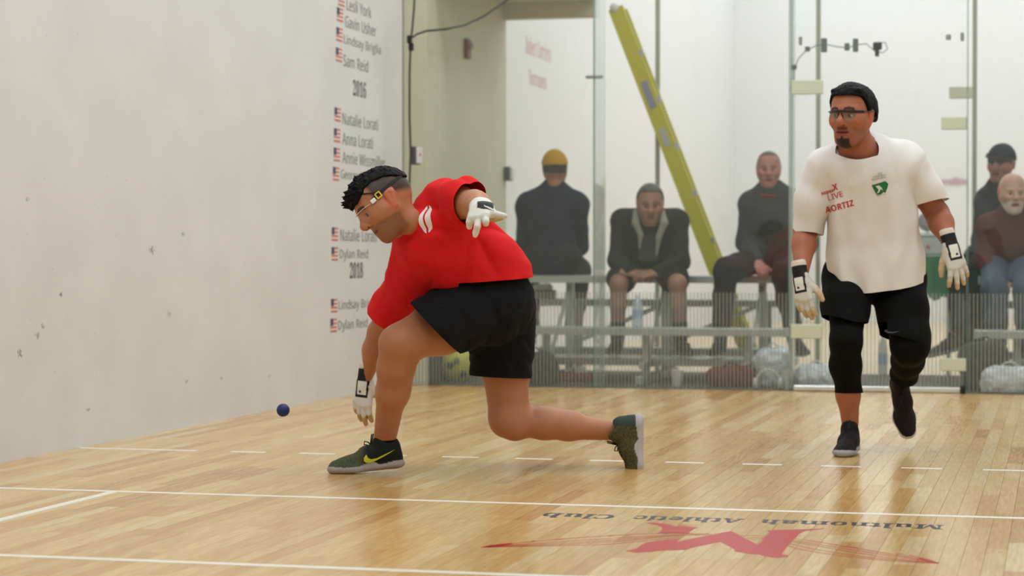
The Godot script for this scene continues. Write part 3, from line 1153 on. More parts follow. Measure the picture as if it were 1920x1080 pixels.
	put(c, "lamp", box(Vector3(0.058, 0.005, 0.01), Vector3(0.004, 0.018, 0.02), 0.002), mat("red_button", Color(0.75, 0.35, 0.3), 0.4))
	var c2 := thing("wall_box", Vector3(0.1610, 1.4079, -14.1636), "grey and white switch box at the far end of the beige wall", "switch box")
	put(c2, "housing", box(Vector3(0.02, 0, 0.0), Vector3(0.04, 0.10, 0.10), 0.004), mat("box_grey", Color(0.33, 0.34, 0.33), 0.5))
	put(c2, "face_plate", box(Vector3(0.048, 0, 0.0), Vector3(0.016, 0.09, 0.09), 0.004), mat("box_white", Color(0.82, 0.82, 0.82), 0.4))
	var al := thing("fire_alarm", Vector3(0.1610, 2.2028, -13.0970), "small red fire alarm on the beige corridor wall", "alarm")
	put(al, "body", box(Vector3(0.015, 0, 0), Vector3(0.03, 0.13, 0.09), 0.006), mat("alarm_red", Color(0.45, 0.20, 0.18), 0.5))
	put(al, "strobe", box(Vector3(0.04, 0.02, 0), Vector3(0.03, 0.04, 0.05), 0.006), mat("alarm_strobe", Color(0.6, 0.55, 0.5), 0.3))
	var black := mat("black_cable", Color(0.20, 0.20, 0.19), 0.6)
	var cab := thing("cable", Vector3(0.19, 0, -12.26), "black cable hanging down the beige wall from a clip and looping to the soffit", "cable")
	var cb := cab.position
	put(cab, "cord", joined([tube([Vector3(0.1750, 2.5213, -11.9028), Vector3(0.1750, 2.3209, -11.8688), Vector3(0.1750, 2.2030, -11.8351), Vector3(0.1750, 2.1182, -11.8016), Vector3(0.1750, 1.9211, -11.7791), Vector3(0.1750, 1.6610, -11.7785), Vector3(0.1750, 1.4507, -11.8001), Vector3(0.1750, 1.2707, -11.7776), Vector3(0.1750, 1.0099, -11.7550)], 0.007, 8), tube([Vector3(0.1750, 2.1552, -11.8461), Vector3(0.1900, 2.1785, -11.8866), Vector3(0.2400, 2.2008, -11.9252), Vector3(0.3000, 2.2305, -12.1307), Vector3(0.3400, 2.2832, -12.4196), Vector3(0.3800, 2.3700, -12.7265), Vector3(0.4000, 2.4769, -13.0596), Vector3(0.4200, 2.5965, -13.4119)], 0.007, 8)]), black, cb)
	put(cab, "clip", joined([box(Vector3(0.1800, 2.1338, -11.7634), Vector3(0.03, 0.05, 0.03), 0.006), box(Vector3(0.1800, 2.0915, -11.7964), Vector3(0.03, 0.05, 0.03), 0.006)]), mat("clip_black", Color(0.07, 0.07, 0.07), 0.5), cb)
	# the small camera clamped to the glass door, and its cable on clips
	var grey := mat("clip_grey", Color(0.36, 0.40, 0.38), 0.5)
	var cm := thing("action_camera", Vector3(2.9588, 2.0529, -12.2400), "small black camera clamped high on the glass door", "camera")
	put(cm, "body", box(Vector3(0, 0.018, 0), Vector3(0.052, 0.045, 0.035), 0.006), mat("camera_black", Color(0.11, 0.11, 0.10), 0.45))
	put(cm, "lens", moved(lathe([Vector2(0.0, 0.006), Vector2(0.011, 0.006), Vector2(0.012, 0.0), Vector2(0.012, -0.01)]), Transform3D(Basis(Vector3.RIGHT, PI / 2), Vector3(0, 0.02, 0.022))), mat("lens_black", Color(0.03, 0.03, 0.04), 0.1))
	put(cm, "clamp", joined([box(Vector3(-0.002, -0.02, 0.0), Vector3(0.024, 0.05, 0.03), 0.005), box(Vector3(0, -0.035, 0.02), Vector3(0.02, 0.012, 0.045), 0.003)]), mat("camera_black", Color(0.11, 0.11, 0.10), 0.45))
	var cord := []
	for p in [Vector3(2.4621, 1.8301, -12.2400), Vector3(2.4619, 1.9428, -12.2400), Vector3(2.4875, 2.0065, -12.2400), Vector3(2.5356, 2.0568, -12.2400), Vector3(2.5932, 2.0811, -12.2400), Vector3(2.6444, 2.0895, -12.2400), Vector3(2.7210, 2.0716, -12.2400), Vector3(2.7846, 2.0636, -12.2400), Vector3(2.8354, 2.0815, -12.2400), Vector3(2.8924, 2.0865, -12.2400), Vector3(2.9430, 2.0406, -12.2400), Vector3(2.9904, 2.0299, -12.2400), Vector3(3.0187, 2.0515, -12.2400), Vector3(3.0060, 2.0900, -12.2400), Vector3(2.9745, 2.0908, -12.2400)]:
		cord.append(p)
	var cc := thing("camera_cable", cord[0], "thin grey cable on clips along the top of the glass door", "cable")
	put(cc, "cord", tube(cord, 0.0035, 6), mat("thin_grey_cable", Color(0.45, 0.48, 0.46), 0.6), cord[0])
	for p in [[Vector3(2.5420, 2.0631, -12.2400), 0.03, 0.03], [Vector3(2.6412, 2.0831, -12.2400), 0.035, 0.085], [Vector3(2.7782, 2.0701, -12.2400), 0.03, 0.045], [Vector3(2.8290, 2.0785, -12.2400), 0.032, 0.08], [Vector3(2.4619, 1.9556, -12.2400), 0.03, 0.03], [Vector3(2.4718, 1.8267, -12.2400), 0.05, 0.035]]:
		put(cc, "clip", box(p[0], Vector3(p[1], p[2], 0.02), 0.004), grey, cord[0])
	# yellow ball with dark marks on the carpet in the corner
	var yb_at := Vector3(0.2677, 0.0959, -12.5600)
	var yb_ := thing("yellow_ball", Vector3(yb_at.x, 0.0, yb_at.z), "yellow ball with black marks on the carpet behind the glass", "ball")
	put(yb_, "shell", coloured(moved(sphere(0.128, 28), Transform3D(Basis.IDENTITY, Vector3(0, 0.128, 0))), func(p: Vector3) -> Color:
		var q := (p - Vector3(0, 0.128, 0)).normalized()
		for m in [[Vector3(-0.35, 0.62, 0.7), 0.20], [Vector3(0.15, 0.10, 0.98), 0.16], [Vector3(-0.25, -0.15, 0.95), 0.20], [Vector3(0.4, -0.6, 0.7), 0.22], [Vector3(-0.75, 0.2, 0.6), 0.18], [Vector3(-0.05, -0.02, 1.0), 0.12]]:
			if q.distance_to((m[0] as Vector3).normalized()) < m[1]:
				return lin(0.22, 0.22, 0.12)
		return lin(0.78, 0.77, 0.22)), painted("ball_skin", 0.4))
	# bags and small things on the carpet
	bag("backpack", Vector3(0.7951, -0.0019, -12.4200), Vector3(0.34, 0.22, 0.16), Color(0.20, 0.20, 0.19), "dark backpack in front of the bleachers below the man in the mustard cap", 3, "bag")
	bag("backpack", Vector3(3.5824, -0.0380, -12.5300), Vector3(0.28, 0.32, 0.18), Color(0.21, 0.22, 0.21), "charcoal backpack on the carpet in front of the bald man", 4, "bag")
	bag("duffel_bag", Vector3(2.0468, -0.0278, -12.5000), Vector3(0.32, 0.13, 0.16), Color(0.40, 0.16, 0.16), "maroon duffel bag on the carpet under the bleachers", 5, "bag")
	bag("duffel_bag", Vector3(0.9202, -0.0452, -12.7800), Vector3(0.5, 0.055, 0.2), Color(0.50, 0.27, 0.20), "flat rust-coloured bag lying under the bleachers", 6, "bag")
	bag("plastic_bag", Vector3(2.5778, -0.0277, -12.4200), Vector3(0.26, 0.15, 0.2), Color(0.80, 0.83, 0.84), "white plastic bag lying behind the glass door", 7, "bag")
	bag("plastic_bag", Vector3(3.7347, -0.0286, -12.3200), Vector3(0.34, 0.16, 0.15), Color(0.80, 0.83, 0.84), "crumpled white plastic bag in front of the charcoal backpack", 8, "bag")
	bag("plastic_bag", Vector3(2.2930, -0.0434, -12.6000), Vector3(0.20, 0.26, 0.18), Color(0.70, 0.74, 0.75), "pale grey plastic bag standing beside the bleachers end", 9, "bag")
	for k in [[Vector3(1.7096, -0.0400, -12.4500), "white paper cup on the carpet behind the glass", 0.10], [Vector3(2.4191, -0.0247, -12.3300), "white paper cup beside the white plastic bag", 0.12]]:
		var at: Vector3 = k[0]
		var cup := thing("paper_cup", Vector3(at.x, 0, at.z), k[1], "cup")
		put(cup, "wall", lathe([Vector2(0.0, 0.003), Vector2(0.027, 0.0), Vector2(0.036, k[2]), Vector2(0.034, k[2]), Vector2(0.026, 0.006), Vector2(0.0, 0.006)]), mat("paper_white", Color(0.84, 0.85, 0.83), 0.7))
		put(cup, "rim", tube(ring(0.036, k[2]), 0.002, 6, true), mat("paper_white", Color(0.84, 0.85, 0.83), 0.7))
	bottle(Vector3(Vector3(1.4062, 0.3858, -12.7200).x, 0.361, -12.72), 0.21, Color(0.75, 0.82, 0.86), "clear water bottle on the seat board between the man's shins")
	var w2 := Vector3(2.8534, 0.0290, -14.0500)
	bottle(Vector3(w2.x, 0.0, w2.z), 0.28, Color(0.62, 0.70, 0.72), "tall grey bottle standing by the far glass")
	# loop of white headphones
	var hp_at := Vector3(2.2966, -0.0260, -12.3200)
	var hp := thing("headphones", Vector3(hp_at.x, 0, hp_at.z), "white headphones lying on the carpet near the door", "headphones")
	var arc := []
	for k in 13:
		var a := PI * k / 12
		arc.append(Vector3(cos(a) * 0.075, 0.03 + sin(a) * 0.09, 0))
	put(hp, "band", tube(arc, 0.008, 8), mat("white_plastic", Color(0.82, 0.83, 0.82), 0.4))
	for s in [-1.0, 1.0]:
		put(hp, "ear_cup", moved(lathe([Vector2(0, -0.015), Vector2(0.032, -0.013), Vector2(0.036, 0.0), Vector2(0.032, 0.013), Vector2(0, 0.015)]), Transform3D(Basis(Vector3.BACK, PI / 2), Vector3(s * 0.075, 0.036, 0))), mat("white_plastic", Color(0.82, 0.83, 0.82), 0.4))
	# box of papers on the board
	var bx_at := Vector3(0.5401, 0.5462, -13.9300)
	var bx := thing("cardboard_box", Vector3(bx_at.x, 0.52, -13.735), "tan cardboard box full of white paper on the bleacher board", "box")
	put(bx, "carton", joined([box(Vector3(0, 0.03, 0.055), Vector3(0.16, 0.06, 0.006)), box(Vector3(0, 0.03, -0.055), Vector3(0.16, 0.06, 0.006)), box(Vector3(0.08, 0.03, 0), Vector3(0.006, 0.06, 0.11)), box(Vector3(-0.08, 0.03, 0), Vector3(0.006, 0.06, 0.11)), box(Vector3(0, 0.004, 0), Vector3(0.16, 0.006, 0.11))]), mat("cardboard", Color(0.55, 0.50, 0.33), 0.85))
	put(bx, "papers", box(Vector3(0, 0.06, 0), Vector3(0.13, 0.09, 0.085), 0.015, Basis(Vector3.BACK, 0.06)), mat("paper_stack", Color(0.86, 0.86, 0.83), 0.8))
	# table with a green cloth and what stands on it
	var tb_at := Vector3(3.1548, 0.0583, -13.9800)
	var tb := thing("side_table", Vector3(tb_at.x, 0, tb_at.z), "small folding table by the far glass door", "table")
	put(tb, "table_top", box(Vector3(0, 0.80, 0), Vector3(0.34, 0.02, 0.26), 0.004), mat("table_top", Color(0.66, 0.68, 0.66), 0.5))
	for sx in [-1.0, 1.0]:
		for sz in [-1.0, 1.0]:
			put(tb, "leg", beam(Vector3(sx * 0.14, 0, sz * 0.1), Vector3(sx * 0.14, 0.79, sz * 0.1), 0.018, 0.018), mat("pale_leg", Color(0.78, 0.78, 0.72), 0.5))
	var gc := thing("green_cloth", Vector3(tb_at.x, 0.812, tb_at.z), "green cloth hanging over the front of the small folding table", "cloth")
	var drop := []
	for k in 11:
		var x := -0.13 + 0.026 * k
		drop.append(Vector2(x, -0.26 - 0.02 * sin(k * 1.3) - 0.03 * (k / 10.0)))
	var outline := [Vector2(0.13, 0.0), Vector2(-0.13, 0.0)]
	for p in drop:
		outline.append(p)
	put(gc, "hanging_front", plate(outline, Transform3D(Basis.IDENTITY, Vector3(0.03, 0.0, 0.135)), 0.004), cloth("green_felt", Color(0.30, 0.50, 0.37)))
	put(gc, "top_fold", box(Vector3(0.03, 0.003, 0.03), Vector3(0.26, 0.005, 0.22), 0.002), cloth("green_felt", Color(0.30, 0.50, 0.37)))
	var pb := thing("storage_box", Vector3(tb_at.x + 0.02, 0.82, tb_at.z), "pale translucent storage box with a red spot on the green cloth", "box")
	put(pb, "tub", box(Vector3(0, 0.065, 0), Vector3(0.24, 0.13, 0.16), 0.012), mat("pale_plastic", Color(0.72, 0.76, 0.74), 0.4))
	put(pb, "lid", box(Vector3(0, 0.136, 0), Vector3(0.255, 0.014, 0.17), 0.005), mat("pale_lid", Color(0.80, 0.82, 0.80), 0.4))
	put(pb, "spot", moved(lathe([Vector2(0, 0.003), Vector2(0.014, 0.003), Vector2(0.014, 0.0)]), Transform3D(Basis(Vector3.RIGHT, PI / 2), Vector3(-0.01, 0.06, 0.081))), mat("soft_red", Color(0.80, 0.52, 0.50), 0.6))
	var fn := thing("desk_fan", Vector3(tb_at.x + 0.0, 0.963, tb_at.z), "small round grey fan standing on the pale storage box", "fan")
	put(fn, "guard", moved(lathe([Vector2(0.0, 0.02), Vector2(0.05, 0.018), Vector2(0.066, 0.0), Vector2(0.05, -0.018), Vector2(0.0, -0.02)]), Transform3D(Basis(Vector3.RIGHT, PI / 2), Vector3(0, 0.085, 0))), mat("fan_grey", Color(0.55, 0.53, 0.53), 0.5))
	for k in 3:
		put(fn, "guard_ring", moved(tube(ring(0.022 + 0.02 * k, 0.02 - 0.004 * k), 0.002, 6, true), Transform3D(Basis(Vector3.RIGHT, PI / 2), Vector3(0, 0.085, 0))), mat("fan_ring", Color(0.70, 0.70, 0.70), 0.4, 0.4))
	put(fn, "stand", joined([box(Vector3(0, 0.012, 0), Vector3(0.02, 0.024, 0.02), 0.002), box(Vector3(0, 0.004, 0), Vector3(0.09, 0.008, 0.07), 0.003)]), mat("fan_stand", Color(0.72, 0.74, 0.73), 0.5))


func sphere_at(p: Vector3, r: float) -> Dictionary:
	return moved(sphere(r, 12), Transform3D(Basis.IDENTITY, p))


func ring(r: float, y: float) -> Array:
	var out := []
	for k in 24:
		out.append(Vector3(cos(TAU * k / 24) * r, y, sin(TAU * k / 24) * r))
	return out


func bottle(at: Vector3, tall: float, col: Color, label: String) -> void:
	var t := thing("water_bottle", at, label, "bottle")
	var glass := mat("bottle_plastic_" + str(col), Color(col.r, col.g, col.b, 0.55), 0.12)
	glass.transparency = BaseMaterial3D.TRANSPARENCY_ALPHA
	var r := 0.033
	put(t, "body", lathe([Vector2(0.0, 0.002), Vector2(r * 0.9, 0.0), Vector2(r, 0.01), Vector2(r, tall * 0.62), Vector2(r * 0.8, tall * 0.78), Vector2(r * 0.42, tall * 0.88), Vector2(r * 0.40, tall * 0.92)]), glass)
	put(t, "label_band", lathe([Vector2(r + 0.0006, tall * 0.28), Vector2(r + 0.0008, tall * 0.29), Vector2(r + 0.0008, tall * 0.52), Vector2(r + 0.0006, tall * 0.53)]), mat("bottle_label", Color(0.55, 0.66, 0.78), 0.5))
	put(t, "cap", lathe([Vector2(r * 0.45, tall * 0.90), Vector2(r * 0.46, tall * 0.91), Vector2(r * 0.45, tall), Vector2(0.0, tall)]), mat("bottle_cap", Color(0.82, 0.84, 0.86), 0.4))


# a soft bag: a sagging lump with handles
func bag(called: String, where: Vector3, size: Vector3, col: Color, label: String, seed_: int, category: String) -> void:
	var at := Vector3(where.x, 0.0, where.z)
	var t := thing(called, at, label, category)
	var n := FastNoiseLite.new()
	n.seed = seed_
	n.frequency = 7.0 if called != "plastic_bag" else 11.0
	n.fractal_octaves = 3
	var e := size / 2
	var r := minf(e.y, e.z)
	var f := Field.new(Vector3(-e.x, 0, -e.z) - Vector3(0.06, 0.03, 0.06), Vector3(e.x, size.y, e.z) + Vector3(0.06, 0.05, 0.06), 0.008)
	f.cap(Vector3(-e.x + r, e.y * 0.9, 0), Vector3(e.x - r, e.y * 0.95, 0), r, r * 0.95, 0.02)
	f.cap(Vector3(-e.x * 0.5, size.y * 0.62, 0), Vector3(e.x * 0.4, size.y * 0.7, 0), size.y * 0.30, size.y * 0.28, 0.05)
	f.cap(Vector3(-e.x + r, r * 0.5, 0), Vector3(e.x - r, r * 0.5, 0), r * 0.9, r * 0.9, 0.04)
	f.fold(func(p: Vector3) -> float: return (0.018 if called == "plastic_bag" else 0.010) * n.get_noise_3dv(p))
	f.cut(Vector3.ZERO, Vector3(0, -1, 0), 0.006)
	put(t, "body", f.mesh(), mat("plastic_film", col, 0.35) if called == "plastic_bag" else cloth(called + str(seed_), col))
	var hoop := []
	for k in 9:
		var a := PI * k / 8
		hoop.append(Vector3(cos(a) * size.x * 0.16, size.y * 0.86 + sin(a) * minf(0.05, size.y * 0.3), 0.01))
	put(t, "handle", tube(hoop, 0.006, 6), mat("plastic_film", col, 0.35) if called == "plastic_bag" else mat("strap_black", Color(0.07, 0.07, 0.07), 0.8))
	if called != "plastic_bag":
		put(t, "zip", tube([Vector3(-e.x * 0.6, size.y * 0.80, r * 0.45), Vector3(0, size.y * 0.86, r * 0.42), Vector3(e.x * 0.6, size.y * 0.82, r * 0.45)], 0.004, 6), mat("zip_grey", Color(0.35, 0.35, 0.36), 0.4, 0.4))


# ---------------------------------------------------------------- people
func apply(f: Field, g: Callable, near := 0.05) -> void:
	for z in f.nz:
		for y in f.ny:
			var at := (z * f.ny + y) * f.nx
			for x in f.nx:
				if f.d[at] < near:
					f.d[at] = g.call(Vector3(f.o.x + x * f.h, f.o.y + y * f.h, f.o.z + z * f.h), f.d[at])
				at += 1


# a head in its own axes: y up, z out of the face, the origin between the ears
func head_mesh(o: Dictionary) -> Dictionary:
	var f := Field.new(Vector3(-0.105, -0.19, -0.14), Vector3(0.105, 0.145, 0.135), o.cell)
	var X := Vector3.RIGHT
	f.cap(Vector3(0, 0.03, -0.03), Vector3(0, 0.035, 0.0), 0.098, 0.092, 0.01, X, 0.80)
	f.cap(Vector3(0, 0.05, 0.015), Vector3(0, 0.02, 0.025), 0.07, 0.066, 0.03, X, 0.95)
	f.cap(Vector3(0, 0.0, 0.03), Vector3(0, -0.06, 0.043), 0.06, 0.046, 0.03, X, 0.97)
	f.cap(Vector3(0, -0.075, 0.035), Vector3(0, -0.09, 0.062), 0.038, 0.026, 0.025)
	f.cap(Vector3(0, -0.06, -0.02), Vector3(0, -0.095, -0.030), 0.054, 0.052, 0.03)
	for s in [-1.0, 1.0]:
		f.cap(Vector3(s * 0.055, -0.03, 0.0), Vector3(s * 0.025, -0.09, 0.052), 0.02, 0.02, 0.03)
		f.cap(Vector3(s * 0.043, -0.012, 0.056), Vector3(s * 0.05, -0.008, 0.04), 0.026, 0.024, 0.03)
	for s in [-1.0, 1.0]:
		f.cap(Vector3(s * 0.031, 0.012, 0.099), Vector3(s * 0.036, 0.012, 0.096), 0.0165, 0.0165, 0.014, Vector3.ZERO, 1.0, 1)
	for s in [-1.0, 1.0]:
		f.cap(Vector3(s * 0.010, 0.036, 0.085), Vector3(s * 0.046, 0.035, 0.066), 0.011, 0.010, 0.016)
		f.cap(Vector3(s * 0.0125, -0.024, 0.094), Vector3(s * 0.0125, -0.024, 0.097), 0.0088, 0.008, 0.008)
	f.cap(Vector3(0, 0.028, 0.087), Vector3(0, -0.012, 0.112), 0.0085, 0.0125, 0.014)
	f.cap(Vector3(0, -0.017, 0.111), Vector3(0, -0.02, 0.108), 0.0138, 0.0138, 0.01)
	f.cap(Vector3(-0.018, -0.056, 0.068), Vector3(0.018, -0.056, 0.068), 0.022, 0.022, 0.02)
	f.cap(Vector3(-0.02, -0.0525, 0.084), Vector3(0.02, -0.0525, 0.084), 0.0052, 0.0052, 0.006)
	f.cap(Vector3(-0.016, -0.0640, 0.085), Vector3(0.016, -0.0640, 0.085), 0.0065, 0.0065, 0.006)
	f.cap(Vector3(-0.026, -0.0580, 0.092), Vector3(0.026, -0.0580, 0.092), 0.0042, 0.0042, 0.004, Vector3.ZERO, 1.0, 1)
	f.cap(Vector3(0, -0.092, 0.068), Vector3(0, -0.09, 0.068), 0.021, 0.02, 0.02)
	for s in [-1.0, 1.0]:
		f.cap(Vector3(s * 0.012, -0.027, 0.104), Vector3(s * 0.009, -0.026, 0.1), 0.003, 0.003, 0.003, Vector3.ZERO, 1.0, 1)
		f.cap(Vector3(s * 0.031, 0.011, 0.0745), Vector3(s * 0.031, 0.011, 0.0745), 0.0128, 0.0128, 0.002)
		# lids
		f.cap(Vector3(s * 0.019, 0.0178, 0.0835), Vector3(s * 0.044, 0.0165, 0.077), 0.0045, 0.0045, 0.004)
		f.cap(Vector3(s * 0.079, 0.02, -0.016), Vector3(s * 0.076, -0.022, -0.006), 0.022, 0.014, 0.006, X, 0.36)
		f.cap(Vector3(s * 0.089, 0.015, -0.014), Vector3(s * 0.086, -0.002, -0.008), 0.011, 0.008, 0.004, X, 0.5, 1)
	var m := f.mesh()
	var skin: Color = o.skin
	var lip := skin.lerp(lin(0.52, 0.20, 0.19), 0.75)
	var hair: Color = o.hair
	var fuzz: float = o.get("stubble", 0.0)
	var grown := FastNoiseLite.new()
	grown.frequency = 60.0
	m = coloured(m, func(p: Vector3) -> Color:
		var ax := absf(p.x)
		var c := skin * (1.0 + 0.05 * grown.get_noise_3dv(p))
		c.a = 1.0
		# cheeks, nose tip and ears are redder
		var ruddy := smoothstep(0.03, 0.0, Vector3(ax, p.y, p.z).distance_to(Vector3(0.045, -0.012, 0.07))) * 0.4 + smoothstep(0.025, 0.0, p.distance_to(Vector3(0, -0.02, 0.11))) * 0.5
		if ax > 0.072 and p.y < 0.05 and p.z < 0.02:
			ruddy = 0.7
		c = c.lerp(skin.lerp(lin(0.80, 0.36, 0.28), 0.6), ruddy)
		var beard := smoothstep(-0.035, -0.05, p.y + 0.35 * (0.05 - p.z) * 0.4) * smoothstep(-0.02, 0.0, p.z) * smoothstep(-0.135, -0.11, p.y)
		if p.y > -0.052 and p.y < -0.03 and ax < 0.028 and p.z > 0.08:
			beard = maxf(beard, 0.8)
		c = c.lerp(hair, beard * fuzz)
		if o.has("goatee"):
			var g := smoothstep(0.032, 0.026, ax) * smoothstep(-0.078, -0.084, p.y) * smoothstep(0.045, 0.052, p.z)
			g = maxf(g, smoothstep(0.007, 0.005, ax) * smoothstep(-0.070, -0.073, p.y) * smoothstep(0.07, 0.075, p.z))
			c = c.lerp(hair, g * 0.95)
			var mo := smoothstep(0.026, 0.02, ax) * smoothstep(-0.0345, -0.038, p.y) * smoothstep(-0.051, -0.048, p.y) * smoothstep(0.075, 0.08, p.z)
			c = c.lerp(hair, mo * 0.7)
		if ax < 0.029 - 0.8 * absf(p.y + 0.058) and absf(p.y + 0.0585) < 0.0115 and p.z > 0.072:
			c = lip if absf(p.y + 0.058) > 0.0022 else lip.lerp(lin(0.2, 0.08, 0.07), 0.7)
		var yb := 0.0345 + 0.006 * (1.0 - pow((ax - 0.03) / 0.02, 2.0))
		if ax > 0.011 and ax < 0.052 and absf(p.y - yb) < o.get("brow_half", 0.0052) and p.z > 0.05:
			c = c.lerp(hair, o.get("brow", 0.9))
		var e := Vector3(signf(p.x) * 0.031, 0.011, 0.0745)
		var er := p.distance_to(e)
		if er < 0.0136 and p.z > 0.076:
			c = lin(0.78, 0.74, 0.70)
			var gaze: Vector3 = o.get("gaze", Vector3(0, -0.1, 1))
			if p.distance_to(e + gaze.normalized() * 0.0128) < o.get("iris", 0.0064):
				c = lin(0.07, 0.045, 0.035)
			if p.y > o.get("lid", 0.0155) or p.y < 0.0055:
				c = skin.lerp(lin(0.10, 0.06, 0.05), 0.75)
		if o.has("fade"):
			var top := smoothstep(0.0, 0.03, p.y + 0.35 * (-0.02 - p.z)) * smoothstep(0.045, 0.025, p.z)
			if ax > 0.07 and p.y < 0.045 and p.z > -0.04:
				top = 0.0
			c = c.lerp(hair, top * 0.92)
		return c)
	return m


# hair as a cap over the skull, ending at a hairline; lines: [z, y] pairs from the face to the nape
func hair_mesh(cell: float, grow: float, lines: Array, spikes: Array, rough := 0.0022) -> Dictionary:
	var f := Field.new(Vector3(-0.125, -0.11, -0.165), Vector3(0.125, 0.185, 0.155), cell)
	var X := Vector3.RIGHT
	f.cap(Vector3(0, 0.03, -0.03), Vector3(0, 0.035, 0.0), 0.098 + grow, 0.092 + grow, 0.01, X, 0.82)
	f.cap(Vector3(0, 0.055, 0.015), Vector3(0, 0.035, 0.025), 0.07 + grow, 0.064 + grow, 0.03, X, 0.95)
	f.cap(Vector3(0, -0.02, -0.035), Vector3(0, -0.075, -0.045), 0.066 + grow * 0.5, 0.058 + grow * 0.5, 0.03)
	var strand := FastNoiseLite.new()
	strand.frequency = 45.0
	strand.seed = 4
	apply(f, func(p: Vector3, d: float) -> float:
		var line: float = lines[lines.size() - 1][1]
		if p.z >= lines[0][0]:
			line = lines[0][1]
		else:
			for k in lines.size() - 1:
				if p.z <= lines[k][0] and p.z >= lines[k + 1][0]:
					line = remap(p.z, lines[k][0], lines[k + 1][0], lines[k][1], lines[k + 1][1])
					break
		var n := strand.get_noise_3d(p.x * 2.2, p.y * 0.8, p.z * 0.8)
		return maxf(d + rough * n * 2.0, (line - p.y) * 0.7 + 0.003 * n))
	for s in spikes:
		f.cap(s[0], s[1], s[2], s[3], 0.008)
	return f.mesh()


# a hand in its own axes: y along the fingers, z out of the back of the hand, x to the thumb; the wrist at the origin
func hand_mesh(cell: float, grow: float, curl: Array, spread := 0.4, thumb := Vector3(0.75, 0.6, -0.3)) -> Dictionary:
	var f := Field.new(Vector3(-0.075, -0.075, -0.12), Vector3(0.105, 0.21, 0.055), cell)
	var Z := Vector3.BACK
	f.cap(Vector3(0, -0.06, 0), Vector3(0, 0.012, 0), 0.030 + grow, 0.029 + grow, 0.015, Z, 0.78)
	var kx := [0.030, 0.010, -0.010, -0.028]
	var ky := [0.088, 0.093, 0.087, 0.076]
	var long := [0.072, 0.080, 0.074, 0.058]
	for k in 4:
		var base := Vector3(kx[k], ky[k], 0)
		f.cap(Vector3(kx[k] * 0.6, 0.0, 0), base, 0.0155 + grow, 0.0125 + grow, 0.014)
		var a: float = spread * kx[k] / 0.03 * 0.35
		var d0 := Vector3(sin(a), cos(a), 0)
		var c := 0.0
		var p := base
		for j in 3:
			c += curl[k] * [0.8, 1.1, 0.7][j]
			var q: Vector3 = p + (d0 * cos(c) + Vector3(0, 0, -1) * sin(c)) * long[k] * [0.45, 0.3, 0.25][j]
			f.cap(p, q, [0.0100, 0.0092, 0.0085][j] + grow, [0.0092, 0.0085, 0.0074][j] + grow, 0.003)
			p = q
	var t := Vector3(0.022, 0.022, -0.010)
	f.cap(t, t + thumb.normalized() * 0.04, 0.018 + grow, 0.0125 + grow, 0.014)
	t += thumb.normalized() * 0.04
	var d2 := (thumb.normalized() + Vector3(-0.1, 0.45, -0.1)).normalized()
	f.cap(t, t + d2 * 0.032, 0.012 + grow, 0.0105 + grow, 0.004)
	t += d2 * 0.032
	d2 = (d2 + Vector3(-0.15, 0.25, -0.05)).normalized()
	f.cap(t, t + d2 * 0.024, 0.0105 + grow, 0.008 + grow, 0.003)
	return f.mesh()


# a sports shoe in its own axes: x to the toe, y up, the heel at the origin, 0.29 m long
func shoe_field(cell := 0.004) -> Field:
	var f := Field.new(Vector3(-0.025, -0.012, -0.065), Vector3(0.31, 0.15, 0.065), cell)
	var Y := Vector3.UP
	f.chain([Vector3(0.036, 0.018, 0), Vector3(0.10, 0.016, 0.0), Vector3(0.19, 0.014, 0.004), Vector3(0.248, 0.018, 0.002)], [0.040, 0.034, 0.046, 0.037], 0.02, Y, 0.5)
	f.cap(Vector3(0.036, 0.04, 0), Vector3(0.040, 0.078, 0), 0.034, 0.031, 0.015)
	f.cap(Vector3(0.05, 0.055, 0), Vector3(0.13, 0.048, 0), 0.037, 0.037, 0.02)
	f.cap(Vector3(0.075, 0.075, 0), Vector3(0.14, 0.056, 0), 0.034, 0.031, 0.02)
	f.cap(Vector3(0.13, 0.048, 0.0), Vector3(0.22, 0.026, 0.003), 0.036, 0.031, 0.02)
	f.cap(Vector3(0.20, 0.026, 0.003), Vector3(0.252, 0.022, 0.002), 0.036, 0.029, 0.015)
	f.cap(Vector3(0.046, 0.09, 0), Vector3(0.074, 0.102, 0), 0.034, 0.036, 0.012)
	# the opening for the foot
	f.cap(Vector3(0.055, 0.132, 0), Vector3(0.055, 0.155, 0), 0.028, 0.034, 0.006, Vector3.ZERO, 1.0, 1)
	f.cut(Vector3.ZERO, Vector3(0, -1, 0), 0.006)
	return f


func sole_line(x: float) -> float:
	return 0.024 + 0.010 * smoothstep(0.10, 0.02, x) + 0.012 * smoothstep(0.09, 0.115, x) * smoothstep(0.17, 0.125, x) + 0.006 * smoothstep(0.22, 0.28, x)


